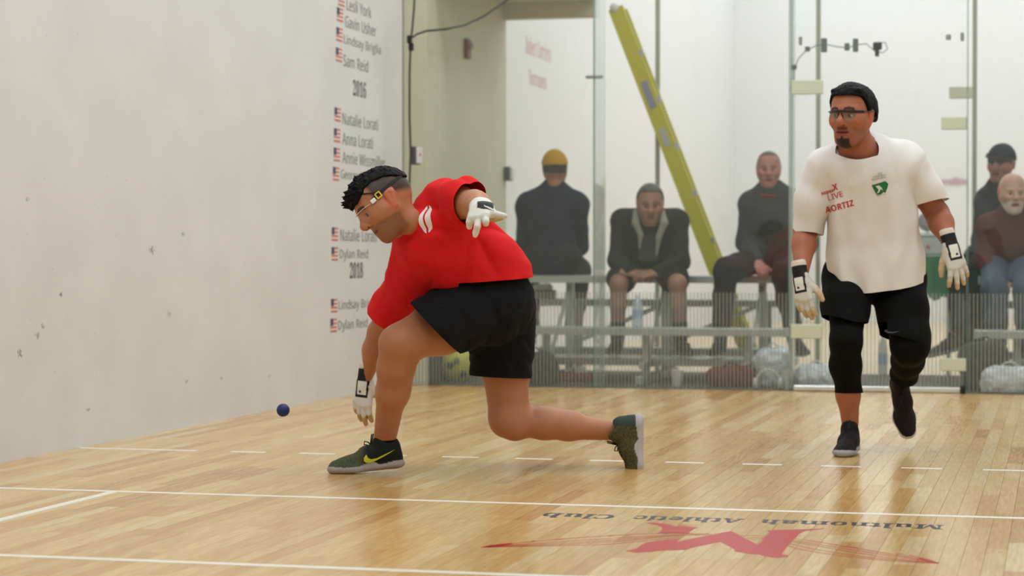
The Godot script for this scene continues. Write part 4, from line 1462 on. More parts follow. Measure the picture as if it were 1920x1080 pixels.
# the parts of a shoe under a node that stands in the shoe's own axes
func shoe(parent: Node3D, base: Vector3, t: Transform3D, f: Field, upper: Callable, sole: Color, swoosh: Color, flat_side: float, lace: Color) -> Node3D:
	var n := Node3D.new()
	n.name = "shoe"
	parent.add_child(n, true)
	n.transform = Transform3D(t.basis, t.origin - base)
	var m := f.mesh()
	put(n, "upper", coloured(m, func(p: Vector3) -> Color: return sole if p.y < sole_line(p.x) else upper.call(p)), painted("shoe_fabric", 0.75, 0.3))
	var curve := [Vector2(0.140, 0.066), Vector2(0.150, 0.054), Vector2(0.151, 0.043), Vector2(0.144, 0.036), Vector2(0.130, 0.034), Vector2(0.106, 0.040), Vector2(0.075, 0.053), Vector2(0.030, 0.076), Vector2(0.075, 0.059), Vector2(0.102, 0.049), Vector2(0.124, 0.047), Vector2(0.135, 0.053)]
	var side := Transform3D(Basis(Vector3.RIGHT, Vector3.UP, Vector3(0, 0, flat_side)), Vector3(0, 0, flat_side * 0.063))
	put(n, "tick_mark", stamp(f, patch(curve, 0.008), side, 0.001), mat("tick_" + str(swoosh), swoosh, 0.5))
	var ties := []
	for k in 4:
		var x := 0.125 + 0.022 * k
		var y := 0.091 - 0.0115 * k
		ties.append(tube([Vector3(x, y - 0.010, -0.022), Vector3(x + 0.004, y - 0.001, -0.010), Vector3(x + 0.006, y + 0.001, 0.004), Vector3(x + 0.010, y - 0.010, 0.022)], 0.0028, 6))
	ties.append(tube([Vector3(0.118, 0.094, 0.0), Vector3(0.126, 0.106, 0.012), Vector3(0.140, 0.110, 0.016), Vector3(0.142, 0.098, 0.010), Vector3(0.122, 0.095, 0.0)], 0.0025, 6))
	ties.append(tube([Vector3(0.118, 0.094, 0.0), Vector3(0.110, 0.118, -0.004), Vector3(0.106, 0.138, -0.006), Vector3(0.112, 0.136, -0.004), Vector3(0.119, 0.10, 0.0)], 0.0028, 6))
	ties.append(tube([Vector3(0.12, 0.094, 0.0), Vector3(0.145, 0.092, 0.010), Vector3(0.162, 0.082, 0.022)], 0.002, 6))
	put(n, "laces", joined(ties), mat("lace_" + str(lace), lace, 0.8))
	return n


func skin_mat() -> StandardMaterial3D:
	if mats.has("skin"):
		return mats.skin
	var m := painted("skin", 0.5, 0.45)
	m.subsurf_scatter_enabled = true
	m.subsurf_scatter_strength = 0.08
	return m


func person(base: Vector3, label: String, group := "") -> Node3D:
	return thing("person", base, label, "person", group)


# how glove leather, strap and patch lie on a hand made by hand_mesh
func glove_colours(white: Color, palm: Color) -> Callable:
	return func(p: Vector3) -> Color:
		if p.y < -0.052:
			return lin(0.85, 0.80, 0.74)
		if p.y < -0.018:
			return lin(0.07, 0.07, 0.07)
		if p.z > 0.004 and p.x < 0.028 and p.x > -0.026 and p.y < 0.062:
			if p.x < 0.018 and p.x > -0.018 and p.y > -0.002 and p.y < 0.052:
				if Vector2(p.x, p.y).distance_to(Vector2(-0.006, 0.040)) < 0.005:
					return lin(0.12, 0.12, 0.12)
				return lin(0.90, 0.90, 0.87)
			return lin(0.07, 0.07, 0.07)
		return white if p.z > -0.004 else palm


func build_people() -> void:
	red_player()
	white_player()
	watchers()


# ---------------------------------------------------------------- the player in red, lunging to the left
func red_player() -> void:
	var base := Vector3(1.9103, 0.0000, -7.0434)
	var who := person(base, "person in red T-shirt and black shorts lunging low toward the left wall")
	var skin := lin(0.70, 0.465, 0.33)
	var hair := lin(0.075, 0.065, 0.06)
	var cam_b := Vector3(0.2483, 0.0141, 0.9686)
	# joints
	var hip_l := Vector3(1.9116, 0.6095, -7.0773)
	var hip_r := Vector3(1.9367, 0.5644, -7.2586)
	var knee_l := Vector3(1.6800, 0.4892, -6.7580)
	var ankle_l := Vector3(1.5714, 0.1278, -6.9366)
	var knee_r := Vector3(1.9703, 0.1861, -7.2513)
	var ankle_r := Vector3(2.3709, 0.1382, -7.3637)
	var sh_l := Vector3(1.8384, 1.0092, -6.8475)
	var sh_r := Vector3(1.6393, 0.6900, -6.9880)
	var el_l := Vector3(2.0058, 0.9928, -6.6218)
	var wr_l := Vector3(2.0856, 0.9689, -6.4147)
	var el_r := Vector3(1.4843, 0.5193, -7.1419)
	var wr_r := Vector3(1.3916, 0.3197, -7.2391)
	var chest := Vector3(1.7698, 0.8594, -6.9207)
	var waist := Vector3(1.8892, 0.7097, -7.0833)
	var neck := Vector3(1.7079, 0.9118, -6.8333)
	var f := Field.new(Vector3(2.3879, -0.0440, -7.5099).min(Vector3(1.6527, 1.0625, -6.2018)) - Vector3(0.25, 0.1, 0.35), Vector3(2.5984, 1.0625, -6.4443).max(Vector3(1.3263, 1.0986, -7.1511)) + Vector3(0.2, 0.1, 0.3), 0.010)
	f.cap(hip_l, hip_r, 0.105, 0.10, 0.03)
	f.cap(waist, (hip_l + hip_r) / 2, 0.11, 0.11, 0.05)
	f.cap(chest, waist, 0.12, 0.11, 0.05)
	f.cap(sh_l, sh_r, 0.06, 0.06, 0.04)
	f.cap(chest, neck, 0.07, 0.055, 0.03)
	f.cap(neck, Vector3(1.6746, 0.9556, -6.7634), 0.062, 0.058, 0.02)
	# arms
	f.chain([sh_l, sh_l.lerp(el_l, 0.5), el_l], [0.062, 0.055, 0.044], 0.03)
	f.chain([el_l, el_l.lerp(wr_l, 0.35), wr_l.lerp(el_l, 0.1)], [0.052, 0.050, 0.032], 0.02)
	f.chain([sh_r, sh_r.lerp(el_r, 0.5), el_r], [0.062, 0.055, 0.044], 0.03)
	f.chain([el_r, el_r.lerp(wr_r, 0.35), wr_r.lerp(el_r, 0.12)], [0.045, 0.045, 0.026], 0.02)
	# front leg
	f.chain([hip_l, hip_l.lerp(knee_l, 0.5), knee_l.lerp(hip_l, 0.12)], [0.11, 0.100, 0.078], 0.04)
	f.cap(knee_l, knee_l + Vector3(-0.8418, 0.1921, 0.5044) * 0.012, 0.064, 0.058, 0.03)
	f.chain([knee_l, Vector3(1.6550, 0.3997, -6.7916), Vector3(1.6307, 0.3086, -6.8357), ankle_l], [0.064, 0.061, 0.056, 0.042], 0.03)
	f.cap(Vector3(1.6793, 0.4280, -6.8189), Vector3(1.6427, 0.3067, -6.8697), 0.046, 0.038, 0.04)
	# rear leg
	f.chain([hip_r, hip_r.lerp(knee_r, 0.5), knee_r.lerp(hip_r, 0.1)], [0.100, 0.088, 0.078], 0.03)
	f.cap(Vector3(1.9615, 0.1774, -7.2283), Vector3(1.9952, 0.1570, -7.2366), 0.062, 0.055, 0.03)
	f.chain([knee_r, Vector3(2.0992, 0.1636, -7.2841), Vector3(2.1885, 0.1554, -7.3068), ankle_r], [0.064, 0.054, 0.050, 0.037], 0.03)
	f.cap(Vector3(2.0869, 0.1854, -7.2916), Vector3(2.2061, 0.1710, -7.3219), 0.045, 0.040, 0.03)
	var body := f.mesh()
	var spots := FastNoiseLite.new()
	spots.frequency = 9.0
	body = coloured(body, func(p: Vector3) -> Color:
		var c := skin * (0.97 + 0.06 * spots.get_noise_3dv(p))
		c.a = 1.0
		return c)
	var ht := Transform3D(Basis(Vector3(0.4870, 0.2315, 0.8422), Vector3(-0.6220, 0.7689, 0.1483), Vector3(-0.6132, -0.5961, 0.5184)), Vector3(1.6415, 0.9935, -6.7142))
	var head := moved(head_mesh({"cell": 0.003, "skin": skin, "hair": hair, "stubble": 0.42, "fade": true, "gaze": Vector3(0.1, -0.15, 1.0), "lid": 0.0125, "brow_half": 0.0066, "iris": 0.0105}), ht)
	put(who, "body", joined([body, head]), skin_mat(), base)
	# hair: short sides, long ruffled top combed forward
	var spikes := []
	var r := RandomNumberGenerator.new()
	r.seed = 12
	for k in 150:
		var x := r.randf_range(-0.052, 0.052)
		var z := r.randf_range(-0.085, 0.085)
		var root := Vector3(x, 0.118 - z * z * 4.0 - x * x * 9.0, z)
		var lean := Vector3(r.randf_range(-0.4, 0.4), r.randf_range(0.35, 0.9) - z * 3.0, 0.25 + 4.0 * z + r.randf_range(-0.3, 0.3)).normalized()
		spikes.append([root, root + lean * r.randf_range(0.018, 0.030) * (1.0 + 5.0 * clampf(z + 0.04, 0.0, 0.12)), 0.010, 0.0015])
	for k in 9:
		var x := -0.05 + 0.0125 * k
		var root := Vector3(x, 0.082, 0.078 - x * x * 5)
		spikes.append([root, root + Vector3(r.randf_range(-0.01, 0.01), -0.012 - r.randf() * 0.02, 0.026 + r.randf() * 0.012), 0.009, 0.0015])
	put(who, "hair", moved(hair_mesh(0.003, 0.006, [[0.085, 0.086], [0.05, 0.090], [0.0, 0.092], [-0.05, 0.078], [-0.09, 0.05], [-0.12, 0.03]], spikes, 0.003), ht), mat("black_hair", Color(0.040, 0.035, 0.033), 0.6, 0.0, 0.25), base)
	# eye guard: clear lens, strap with a yellow buckle
	var guard := Node3D.new()
	guard.name = "eye_guard"
	who.add_child(guard, true)
	guard.transform = Transform3D(ht.basis, ht.origin - base)
	var lens := mat("clear_lens", Color(0.9, 0.92, 0.9, 0.04), 0.02)
	lens.transparency = BaseMaterial3D.TRANSPARENCY_ALPHA
	put(guard, "lens", wrap_band(0.076, 0.108, 0.028, -0.016, 1.25), lens)
	var strap := []
	for k in 33:
		var a := 0.95 + (TAU - 1.9) * k / 32.0
		strap.append(Vector3(sin(a) * 0.084, 0.034 + 0.012 * (0.5 - 0.5 * cos(a)), cos(a) * (0.100 if cos(a) > 0 else 0.128) - 0.008))
	put(guard, "strap", flat_tube(strap, 0.006, 0.0016), mat("black_strap", Color(0.06, 0.06, 0.06), 0.7))
	var band := []
	for k in 25:
		var a := -1.5 + 3.0 * k / 24.0
		band.append(Vector3(sin(a) * 0.083, 0.036 + 0.056 * cos(a), 0.012 + 0.062 * cos(a)))
	put(guard, "head_band", flat_tube(band, 0.003, 0.002), mat("black_strap", Color(0.06, 0.06, 0.06), 0.7))
	for s in [-1.0, 1.0]:
		put(guard, "buckle", joined([box(Vector3(s * 0.080, 0.036, 0.030), Vector3(0.006, 0.020, 0.005), 0.001), box(Vector3(s * 0.082, 0.036, 0.012), Vector3(0.006, 0.020, 0.005), 0.001), box(Vector3(s * 0.082, 0.046, 0.021), Vector3(0.006, 0.004, 0.022), 0.001), box(Vector3(s * 0.082, 0.027, 0.021), Vector3(0.006, 0.004, 0.022), 0.001)]), mat("yellow_plastic", Color(0.86, 0.77, 0.25), 0.4))
		put(guard, "temple_clip", box(Vector3(s * 0.078, 0.032, 0.048), Vector3(0.006, 0.016, 0.022), 0.002), mat("clear_plastic", Color(0.85, 0.85, 0.83), 0.15))
	put(guard, "rim", tube([Vector3(-0.072, 0.030, 0.062), Vector3(-0.05, 0.034, 0.090), Vector3(-0.02, 0.034, 0.106), Vector3(0, 0.032, 0.110), Vector3(0.02, 0.034, 0.106), Vector3(0.05, 0.034, 0.090), Vector3(0.072, 0.030, 0.062)], 0.0013, 6), mat("clear_plastic", Color(0.85, 0.85, 0.83), 0.15))
	# shirt
	var s := Field.new(Vector3(2.0664, 0.5221, -7.3325).min(Vector3(1.6642, 1.0921, -6.5149)) - Vector3(0.2, 0.1, 0.35), Vector3(2.2534, 1.0883, -6.5627).max(Vector3(1.4771, 1.1153, -7.0868)) + Vector3(0.2, 0.1, 0.25), 0.008)
	s.cap(Vector3(1.8139, 0.9784, -6.8614), Vector3(1.6703, 0.7203, -6.9757), 0.088, 0.085, 0.05)
	s.cap(Vector3(1.7727, 0.8593, -6.9111), Vector3(1.9086, 0.7197, -7.0884), 0.155, 0.150, 0.06)
	s.cap(Vector3(1.8448, 0.9478, -6.9102), Vector3(1.9813, 0.7457, -7.1281), 0.100, 0.100, 0.06)
	s.cap(Vector3(1.6761, 0.7404, -6.9568), Vector3(1.8116, 0.6193, -7.0621), 0.085, 0.10, 0.06)
	s.cap(Vector3(1.9085, 0.7298, -7.0886), Vector3(1.9495, 0.6278, -7.1698), 0.145, 0.14, 0.06)
	s.cap(Vector3(1.7839, 0.9034, -6.8113), Vector3(1.7670, 0.8646, -6.8271), 0.082, 0.082, 0.05)
	s.chain([Vector3(1.8384, 1.0092, -6.8475), Vector3(1.9239, 1.0098, -6.7455), Vector3(1.9889, 0.9960, -6.6691)], [0.078, 0.077, 0.076], 0.03)
	s.chain([Vector3(1.6451, 0.7000, -6.9896), Vector3(1.5619, 0.6119, -7.0599), Vector3(1.4964, 0.5343, -7.1246)], [0.085, 0.080, 0.074], 0.03)
	var waves := FastNoiseLite.new()
	waves.frequency = 5.0
	waves.seed = 3
	waves.fractal_octaves = 2
	var arm_pit := Vector3(1.9343, 0.9068, -6.8086)
	s.fold(func(p: Vector3) -> float:
		var q := p - arm_pit
		var dd := q.length()
		var fan := (0.5 - absf(sin(atan2(q.y, q.dot(Vector3(0.97, 0, -0.25))) * 4.0 + 2.2 * waves.get_noise_3dv(p * 0.5)))) * 0.015 * smoothstep(0.04, 0.12, dd) * smoothstep(0.40, 0.16, dd)
		return fan + 0.009 * waves.get_noise_3d(p.x * 1.6, p.y * 1.6, p.z * 0.7))
	var sm := s.mesh()
	sm = open_at(sm, Vector3(1.9624, 1.0006, -6.6933), Vector3(0.8535, -0.2274, 0.4689), 0.17)
	sm = open_at(sm, Vector3(1.5193, 0.5618, -7.0999), Vector3(-0.5570, -0.8232, -0.1097), 0.3)
	sm = open_at(sm, Vector3(1.9444, 0.7253, -7.1493), Vector3(0.0398, -0.9981, -0.0477), 0.9, 9.0, Vector3(1.8250, 0.6896, -7.0665), Vector3(0.9687, 0.0000, -0.2484))
	var shirt := put(who, "shirt", sm, cloth("red_jersey", Color(0.85, 0.13, 0.14), 0.35), base)
	# the round print on the chest
	var pt := Transform3D(Basis(Vector3(0.9202, 0.2661, 0.2871), Vector3(-0.3201, 0.9337, 0.1604), Vector3(-0.2253, -0.2395, 0.9444)), Vector3(1.7704, 0.9166, -6.6429))
	var oval := []
	for k in 20:
		oval.append(Vector2(cos(TAU * k / 20) * 0.020, sin(TAU * k / 20) * 0.046))
	var slot := [Vector2(-0.004, -0.05), Vector2(0.002, -0.05), Vector2(0.004, 0.05), Vector2(-0.002, 0.05)]
	for piece in Geometry2D.clip_polygons(PackedVector2Array(oval), PackedVector2Array(slot)):
		put(shirt, "chest_print", stamp(s, patch(piece, 0.008), pt), mat("white_print", Color(0.90, 0.86, 0.84), 0.7), base)
	# shorts
	var q := Field.new(Vector3(2.0637, 0.2894, -7.4317).min(Vector3(1.7450, 0.7716, -6.6343)) - Vector3(0.2, 0.1, 0.35), Vector3(2.2257, 0.7716, -6.7575).max(Vector3(1.5965, 0.7695, -7.1124)) + Vector3(0.2, 0.1, 0.25), 0.008)
	q.cap(Vector3(1.9284, 0.6193, -7.0920), Vector3(1.9193, 0.5852, -7.2441), 0.142, 0.140, 0.05)
	q.cap(Vector3(1.8989, 0.6996, -7.0856), Vector3(1.9617, 0.6483, -7.1630), 0.115, 0.125, 0.05)
	q.chain([Vector3(1.9142, 0.6137, -7.0677), Vector3(1.8351, 0.5825, -6.9437), Vector3(1.7747, 0.5400, -6.8347), Vector3(1.7521, 0.5290, -6.8081)], [0.135, 0.125, 0.114, 0.112], 0.04)
	q.chain([Vector3(1.9392, 0.5647, -7.2489), Vector3(1.9396, 0.4624, -7.2475), Vector3(1.9360, 0.3601, -7.2451), Vector3(1.9343, 0.2782, -7.2434)], [0.130, 0.118, 0.108, 0.106], 0.04)
	q.fold(func(p: Vector3) -> float: return 0.005 * waves.get_noise_3d(p.x * 1.5 + 9.0, p.y * 1.5, p.z) + 0.002 * sin(p.y * 90.0 + 8.0 * waves.get_noise_3dv(p)))
	var qm := q.mesh()
	qm = open_at(qm, Vector3(1.7832, 0.5488, -6.8679), Vector3(-0.6969, -0.6918, 0.1888), 0.45, 0.22)
	qm = open_at(qm, Vector3(1.9360, 0.3478, -7.2449), Vector3(-0.0449, -0.9987, 0.0260), 0.4)
	qm = open_at(qm, Vector3(1.9032, 0.7699, -7.1084), Vector3(-0.2383, 0.9700, 0.0470), 0.14)
	put(who, "shorts", qm, cloth("black_shorts", Color(0.085, 0.09, 0.10), 0.2), base)
	# shoes
	var sf := shoe_field(0.0035)
	var mesh_top := func(p: Vector3) -> Color:
		var n := spots.get_noise_3dv(p * 22.0)
		var c := lin(0.22, 0.24, 0.20).lerp(lin(0.36, 0.38, 0.27), clampf(0.5 + n, 0.0, 1.0))
		return c.lerp(lin(0.10, 0.11, 0.10), smoothstep(0.17, 0.13, p.x) * 0.95)
	var camo := func(p: Vector3) -> Color:
		var n := spots.get_noise_3dv(p * 12.0)
		return lin(0.20, 0.20, 0.15).lerp(lin(0.38, 0.36, 0.22), clampf(0.5 + n, 0.0, 1.0)) if p.x > 0.045 else lin(0.22, 0.26, 0.25)
	var toe := Vector3(1.3757, 0.0000, -6.8453)
	var heel := Vector3(1.6410, 0.0000, -6.9539)
	var fx := (toe - heel).normalized()
	var ft := Transform3D(Basis(fx, Vector3.UP, fx.cross(Vector3.UP)), heel).rotated_local(Vector3.BACK, -0.075)
	ft.origin.y += 0.018
	var shoe_l := shoe(who, base, ft, sf, mesh_top, lin(0.66, 0.62, 0.60), Color(0.80, 0.80, 0.16), -1.0, Color(0.10, 0.10, 0.08))
	var rt := Transform3D(Basis(Vector3(-0.1308, -0.9848, -0.1145), Vector3(-0.9801, 0.1110, 0.1648), Vector3(-0.1496, 0.1337, -0.9797)), Vector3(2.4483, 0.1982, -7.4050))
	rt = Transform3D(Basis(Vector3(-0.0206, -0.9990, 0.0405), Vector3(-0.9547, 0.0306, 0.2959), Vector3(0.2964, -0.0059, 0.9550)), Vector3(2.4755, 0.2047, -7.3502))
	rt.origin.y += 0.0
	shoe(who, base, rt, sf, camo, lin(0.70, 0.68, 0.68), Color(0.30, 0.28, 0.18), -1.0, Color(0.08, 0.08, 0.07))
	# socks
	var black := cloth("black_sock", Color(0.05, 0.05, 0.055), 0.15)
	var k1 := Field.new(ankle_l - Vector3(0.12, 0.12, 0.12), ankle_l + Vector3(0.12, 0.1, 0.12), 0.005)
	k1.chain([Vector3(1.5759, 0.1609, -6.9227), Vector3(1.5796, 0.0994, -6.9434), Vector3(1.5700, 0.0715, -6.9406)], [0.049, 0.036, 0.024], 0.02)
	put(who, "sock", open_at(k1.mesh(), Vector3(1.5860, 0.1228, -6.9041), Vector3(-0.0519, 0.9987, -0.0012), 0.2), black, base)
	var k2 := Field.new(ankle_r - Vector3(0.12, 0.12, 0.12), ankle_r + Vector3(0.12, 0.12, 0.12), 0.005)
	k2.chain([Vector3(2.3352, 0.1423, -7.3546), Vector3(2.3809, 0.1341, -7.3662), Vector3(2.4106, 0.1300, -7.3738)], [0.044, 0.042, 0.034], 0.02)
	put(who, "sock", open_at(k2.mesh(), Vector3(2.3590, 0.1382, -7.3606), Vector3(-0.9642, 0.0995, 0.2458), 0.1), black, base)
	# the left glove: the arm points at the camera, the fingers hang and spread
	var g := Field.new(Vector3(2.1461, 0.8653, -6.5320).min(Vector3(2.0827, 1.0232, -6.2083)) - Vector3(0.05, 0.03, 0.12), Vector3(2.2208, 1.0232, -6.2437).max(Vector3(2.0015, 1.0325, -6.4973)) + Vector3(0.05, 0.03, 0.1), 0.0035)
	g.cap(Vector3(2.0663, 0.9740, -6.4718), Vector3(2.1014, 0.9698, -6.3775), 0.040, 0.040, 0.015)
	for d in [[Vector3(2.0838, 0.9694, -6.3523), Vector3(2.0840, 0.9359, -6.3106)], [Vector3(2.1031, 0.9689, -6.3366), Vector3(2.1059, 0.9393, -6.3059)], [Vector3(2.1172, 0.9689, -6.3402), Vector3(2.1286, 0.9466, -6.3118)], [Vector3(2.1225, 0.9694, -6.3622), Vector3(2.1418, 0.9544, -6.3463)]]:
		g.cap(d[0], d[1], 0.022, 0.017, 0.016)
	g.chain([Vector3(2.0751, 0.9508, -6.3292), Vector3(2.0735, 0.9251, -6.3077), Vector3(2.0709, 0.9089, -6.3171)], [0.013, 0.0115, 0.0105], 0.004)
	g.chain([Vector3(2.1059, 0.9393, -6.3059), Vector3(2.1078, 0.9083, -6.2853), Vector3(2.0999, 0.8887, -6.2933), Vector3(2.0982, 0.8796, -6.2928)], [0.0125, 0.0115, 0.0105, 0.009], 0.004)
	g.chain([Vector3(2.1286, 0.9466, -6.3118), Vector3(2.1356, 0.9263, -6.2927), Vector3(2.1304, 0.9195, -6.3119)], [0.0125, 0.0115, 0.011], 0.004)
	g.chain([Vector3(2.1418, 0.9544, -6.3463), Vector3(2.1654, 0.9506, -6.3420), Vector3(2.1838, 0.9468, -6.3363), Vector3(2.1925, 0.9449, -6.3385)], [0.0125, 0.010, 0.009, 0.0075], 0.004)
	g.chain([Vector3(2.1219, 0.9427, -6.3927), Vector3(2.1396, 0.9372, -6.3971), Vector3(2.1608, 0.9390, -6.4026)], [0.015, 0.0115, 0.008], 0.006)
	var white := lin(0.86, 0.85, 0.82)
	var tan_ := lin(0.74, 0.62, 0.45)
	var up_dir := Vector3(-0.0035, 0.9999, -0.0137)
	var strap_at := Vector3(2.1084, 0.9785, -6.3587)
	put(who, "glove", coloured(g.mesh(), func(p: Vector3) -> Color:
		var w := p - strap_at
		var ax := w.dot(Vector3(0.9687, 0.0000, -0.2484))
		var ay := w.dot(up_dir)
		if absf(ax - 0.008) < 0.028 and ay > -0.010 - 0.15 * ax and ay < 0.018 - 6.0 * ax * ax:
			return lin(0.06, 0.06, 0.06) if absf(ay - 0.002 + 0.4 * ax) > 0.0025 or ax < 0.004 else white
		if p.y < strap_at.y - 0.030 and w.dot(Vector3(0.9687, 0.0000, -0.2484)) > 0.016 and w.dot(cam_b) < -0.005:
			return tan_
		return white), painted("glove_leather", 0.55, 0.4), base)
	# the right glove, low beside the far wall
	var hand := hand_mesh(0.0035, 0.0015, [0.35, 0.3, 0.35, 0.4], 0.2)
	hand = coloured(hand, glove_colours(white, tan_))
	var hr := Transform3D(Basis(Vector3(-0.9890, 0.0884, -0.1188), Vector3(-0.1007, -0.9896, 0.1024), Vector3(-0.1086, 0.1132, 0.9876)), wr_r)
	hr.basis.x = -hr.basis.x
	put(who, "glove", moved(hand, hr), painted("glove_leather", 0.55, 0.4), base)


# a curved strip round the front of a head
func wrap_band(rx: float, rz: float, top: float, low: float, half: float) -> Dictionary:
	var m := empty()
	var n := 24
	for k in n + 1:
		var a := -half + 2.0 * half * k / n
		var nrm := Vector3(sin(a) / rx, 0, cos(a) / rz).normalized()
		var dip := 0.012 * exp(-pow(a / 0.22, 2.0))
		m.v.append_array([Vector3(sin(a) * rx, top, cos(a) * rz), Vector3(sin(a) * rx * 0.98, low + dip, cos(a) * rz * 0.96)])
		m.n.append_array([nrm, nrm])
	for k in n:
		var a := k * 2
		m.i.append_array([a, a + 1, a + 3, a, a + 3, a + 2])
	return m


# a flat strap along points: half width h up and down, half thickness t
func flat_tube(pts: Array, h: float, t: float) -> Dictionary:
	var parts := []
	var m := empty()
	for k in pts.size() - 1:
		var a: Vector3 = pts[k]
		var b: Vector3 = pts[k + 1]
		var out_a := Vector3(a.x, 0, a.z).normalized() * t
		var out_b := Vector3(b.x, 0, b.z).normalized() * t
		var u := Vector3(0, h, 0)
		quad(m, a + out_a + u, b + out_b + u, b + out_b - u, a + out_a - u)
		quad(m, a - out_a - u, b - out_b - u, b - out_b + u, a - out_a + u)
		quad(m, a - out_a + u, b - out_b + u, b + out_b + u, a + out_a + u)
		quad(m, a + out_a - u, b + out_b - u, b - out_b - u, a - out_a - u)
	parts.append(m)
	return joined(parts)


# ---------------------------------------------------------------- the player in white, stepping towards the camera
func white_player() -> void:
	var base := Vector3(3.2810, 0.0000, -8.1811)
	var who := person(base, "person in white T-shirt, black shorts and tights walking forward in gloves and eye guard")
	var skin := lin(0.66, 0.40, 0.29)
	var hair := lin(0.055, 0.05, 0.05)
	var hip_r := Vector3(3.1747, 0.7487, -8.3014)
	var hip_l := Vector3(3.3522, 0.7485, -8.3675)
	var knee_r := Vector3(3.1751, 0.4644, -8.0496)
	var ankle_r := Vector3(3.1799, 0.1180, -8.1903)
	var knee_l := Vector3(3.4241, 0.4455, -8.1544)
	var ankle_l := Vector3(3.3670, 0.2642, -8.4882)
	var sh_r := Vector3(3.0994, 1.1743, -8.1437)
	var sh_l := Vector3(3.3821, 1.1927, -8.2371)
	var el_r := Vector3(2.9958, 0.9167, -8.1754)
	var wr_r := Vector3(2.9960, 0.7198, -8.0074)
	var el_l := Vector3(3.5220, 0.9877, -8.3320)
	var wr_l := Vector3(3.5849, 0.8499, -8.2015)
	var chest := Vector3(3.2459, 1.1283, -8.1806)
	var belly := Vector3(3.2634, 0.8772, -8.2640)
	var neck := Vector3(3.2191, 1.2348, -8.1134)
	var f := Field.new(Vector3(3.6488, -0.0571, -8.6590).min(Vector3(2.9556, 1.5065, -7.7813)) - Vector3(0.1, 0.05, 0.2), Vector3(3.6714, 1.3167, -7.9621).max(Vector3(2.8690, 1.3596, -8.4797)) + Vector3(0.1, 0.05, 0.2), 0.010)
	var back := Vector3(0.2483, 0.0141, 0.9686)
	f.cap(hip_r, hip_l, 0.09, 0.09, 0.03)
	f.cap(chest, belly, 0.15, 0.135, 0.05, back, 0.75)
	f.cap(belly, (hip_l + hip_r) / 2, 0.135, 0.13, 0.05, back, 0.8)
	f.cap(sh_r, sh_l, 0.05, 0.05, 0.03)
	f.cap(chest, neck, 0.09, 0.068, 0.05)
	f.cap(neck, neck.lerp(sh_r, 0.5), 0.066, 0.06, 0.04)
	f.cap(neck, neck.lerp(sh_l, 0.5), 0.066, 0.06, 0.04)
	f.cap(neck, Vector3(3.2096, 1.3074, -8.0500), 0.064, 0.060, 0.02)
	f.chain([sh_r, sh_r.lerp(el_r, 0.5), el_r], [0.050, 0.052, 0.048], 0.02)
	f.chain([el_r, el_r.lerp(wr_r, 0.3), wr_r.lerp(el_r, 0.18)], [0.048, 0.049, 0.032], 0.02)
	f.chain([sh_l, sh_l.lerp(el_l, 0.5), el_l], [0.050, 0.052, 0.048], 0.02)
	f.chain([el_l, el_l.lerp(wr_l, 0.3), wr_l.lerp(el_l, 0.18)], [0.048, 0.050, 0.032], 0.02)
	f.chain([hip_r, hip_r.lerp(knee_r, 0.5), knee_r], [0.085, 0.072, 0.055], 0.03)
	f.chain([knee_r, Vector3(3.1636, 0.3521, -8.1276), Vector3(3.1729, 0.2403, -8.1696), ankle_r], [0.056, 0.056, 0.046, 0.035], 0.03)
	f.chain([hip_l, hip_l.lerp(knee_l, 0.5), knee_l], [0.085, 0.074, 0.058], 0.03)
	f.chain([knee_l, Vector3(3.4008, 0.3791, -8.3127), Vector3(3.3811, 0.3183, -8.4100), ankle_l], [0.058, 0.056, 0.046, 0.035], 0.03)
	var body := f.mesh()
	var spots := FastNoiseLite.new()
	spots.frequency = 9.0
	body = coloured(body, func(p: Vector3) -> Color:
		var c := skin * (0.97 + 0.07 * spots.get_noise_3dv(p))
		c.a = 1.0
		return c)
	var ht := Transform3D(Basis(Vector3(0.9405, -0.0208, 0.3392), Vector3(-0.0038, 0.9974, 0.0717), Vector3(-0.3398, -0.0687, 0.9380)), Vector3(3.1987, 1.3687, -8.0275))
	var head := moved(head_mesh({"cell": 0.003, "skin": skin, "hair": hair, "stubble": 0.22, "goatee": true, "gaze": Vector3(-0.2, -0.1, 1.0)}), ht)
	put(who, "body", joined([body, head]), skin_mat(), base)
	var spikes := []
	for k in 9:
		var x := -0.05 + 0.0125 * k
		spikes.append([Vector3(x, 0.105, 0.040 - x * x * 4), Vector3(x * 1.1, 0.108, 0.064 - x * x * 5), 0.016, 0.012])
	put(who, "hair", moved(hair_mesh(0.0035, 0.012, [[0.075, 0.092], [0.045, 0.084], [0.03, 0.055], [0.012, 0.02], [-0.01, 0.032], [-0.03, 0.03], [-0.06, 0.0], [-0.10, -0.02]], spikes), ht), mat("black_hair", Color(0.040, 0.035, 0.033), 0.6, 0.0, 0.25), base)
	var guard := Node3D.new()
	guard.name = "eye_guard"
	who.add_child(guard, true)
	guard.transform = Transform3D(ht.basis, ht.origin - base)
	var tint := mat("amber_lens", Color(0.55, 0.5, 0.36, 0.30), 0.02)
	tint.transparency = BaseMaterial3D.TRANSPARENCY_ALPHA
	put(guard, "lens", wrap_band(0.080, 0.110, 0.026, -0.014, 1.0), tint)
	var bar := []
	for k in 17:
		var a := -1.15 + 2.3 * k / 16.0
		bar.append(Vector3(sin(a) * 0.081, 0.028 - 0.004 * absf(a), cos(a) * 0.111))
	put(guard, "brow_bar", flat_tube(bar, 0.0052, 0.0022), mat("dark_frame", Color(0.09, 0.09, 0.095), 0.4))
	for s in [-1.0, 1.0]:
		put(guard, "temple", beam(Vector3(s * 0.075, 0.026, 0.052), Vector3(s * 0.086, 0.024, -0.025), 0.003, 0.012, Vector3(1, 0, 0), 0.001), mat("dark_frame", Color(0.09, 0.09, 0.095), 0.4))
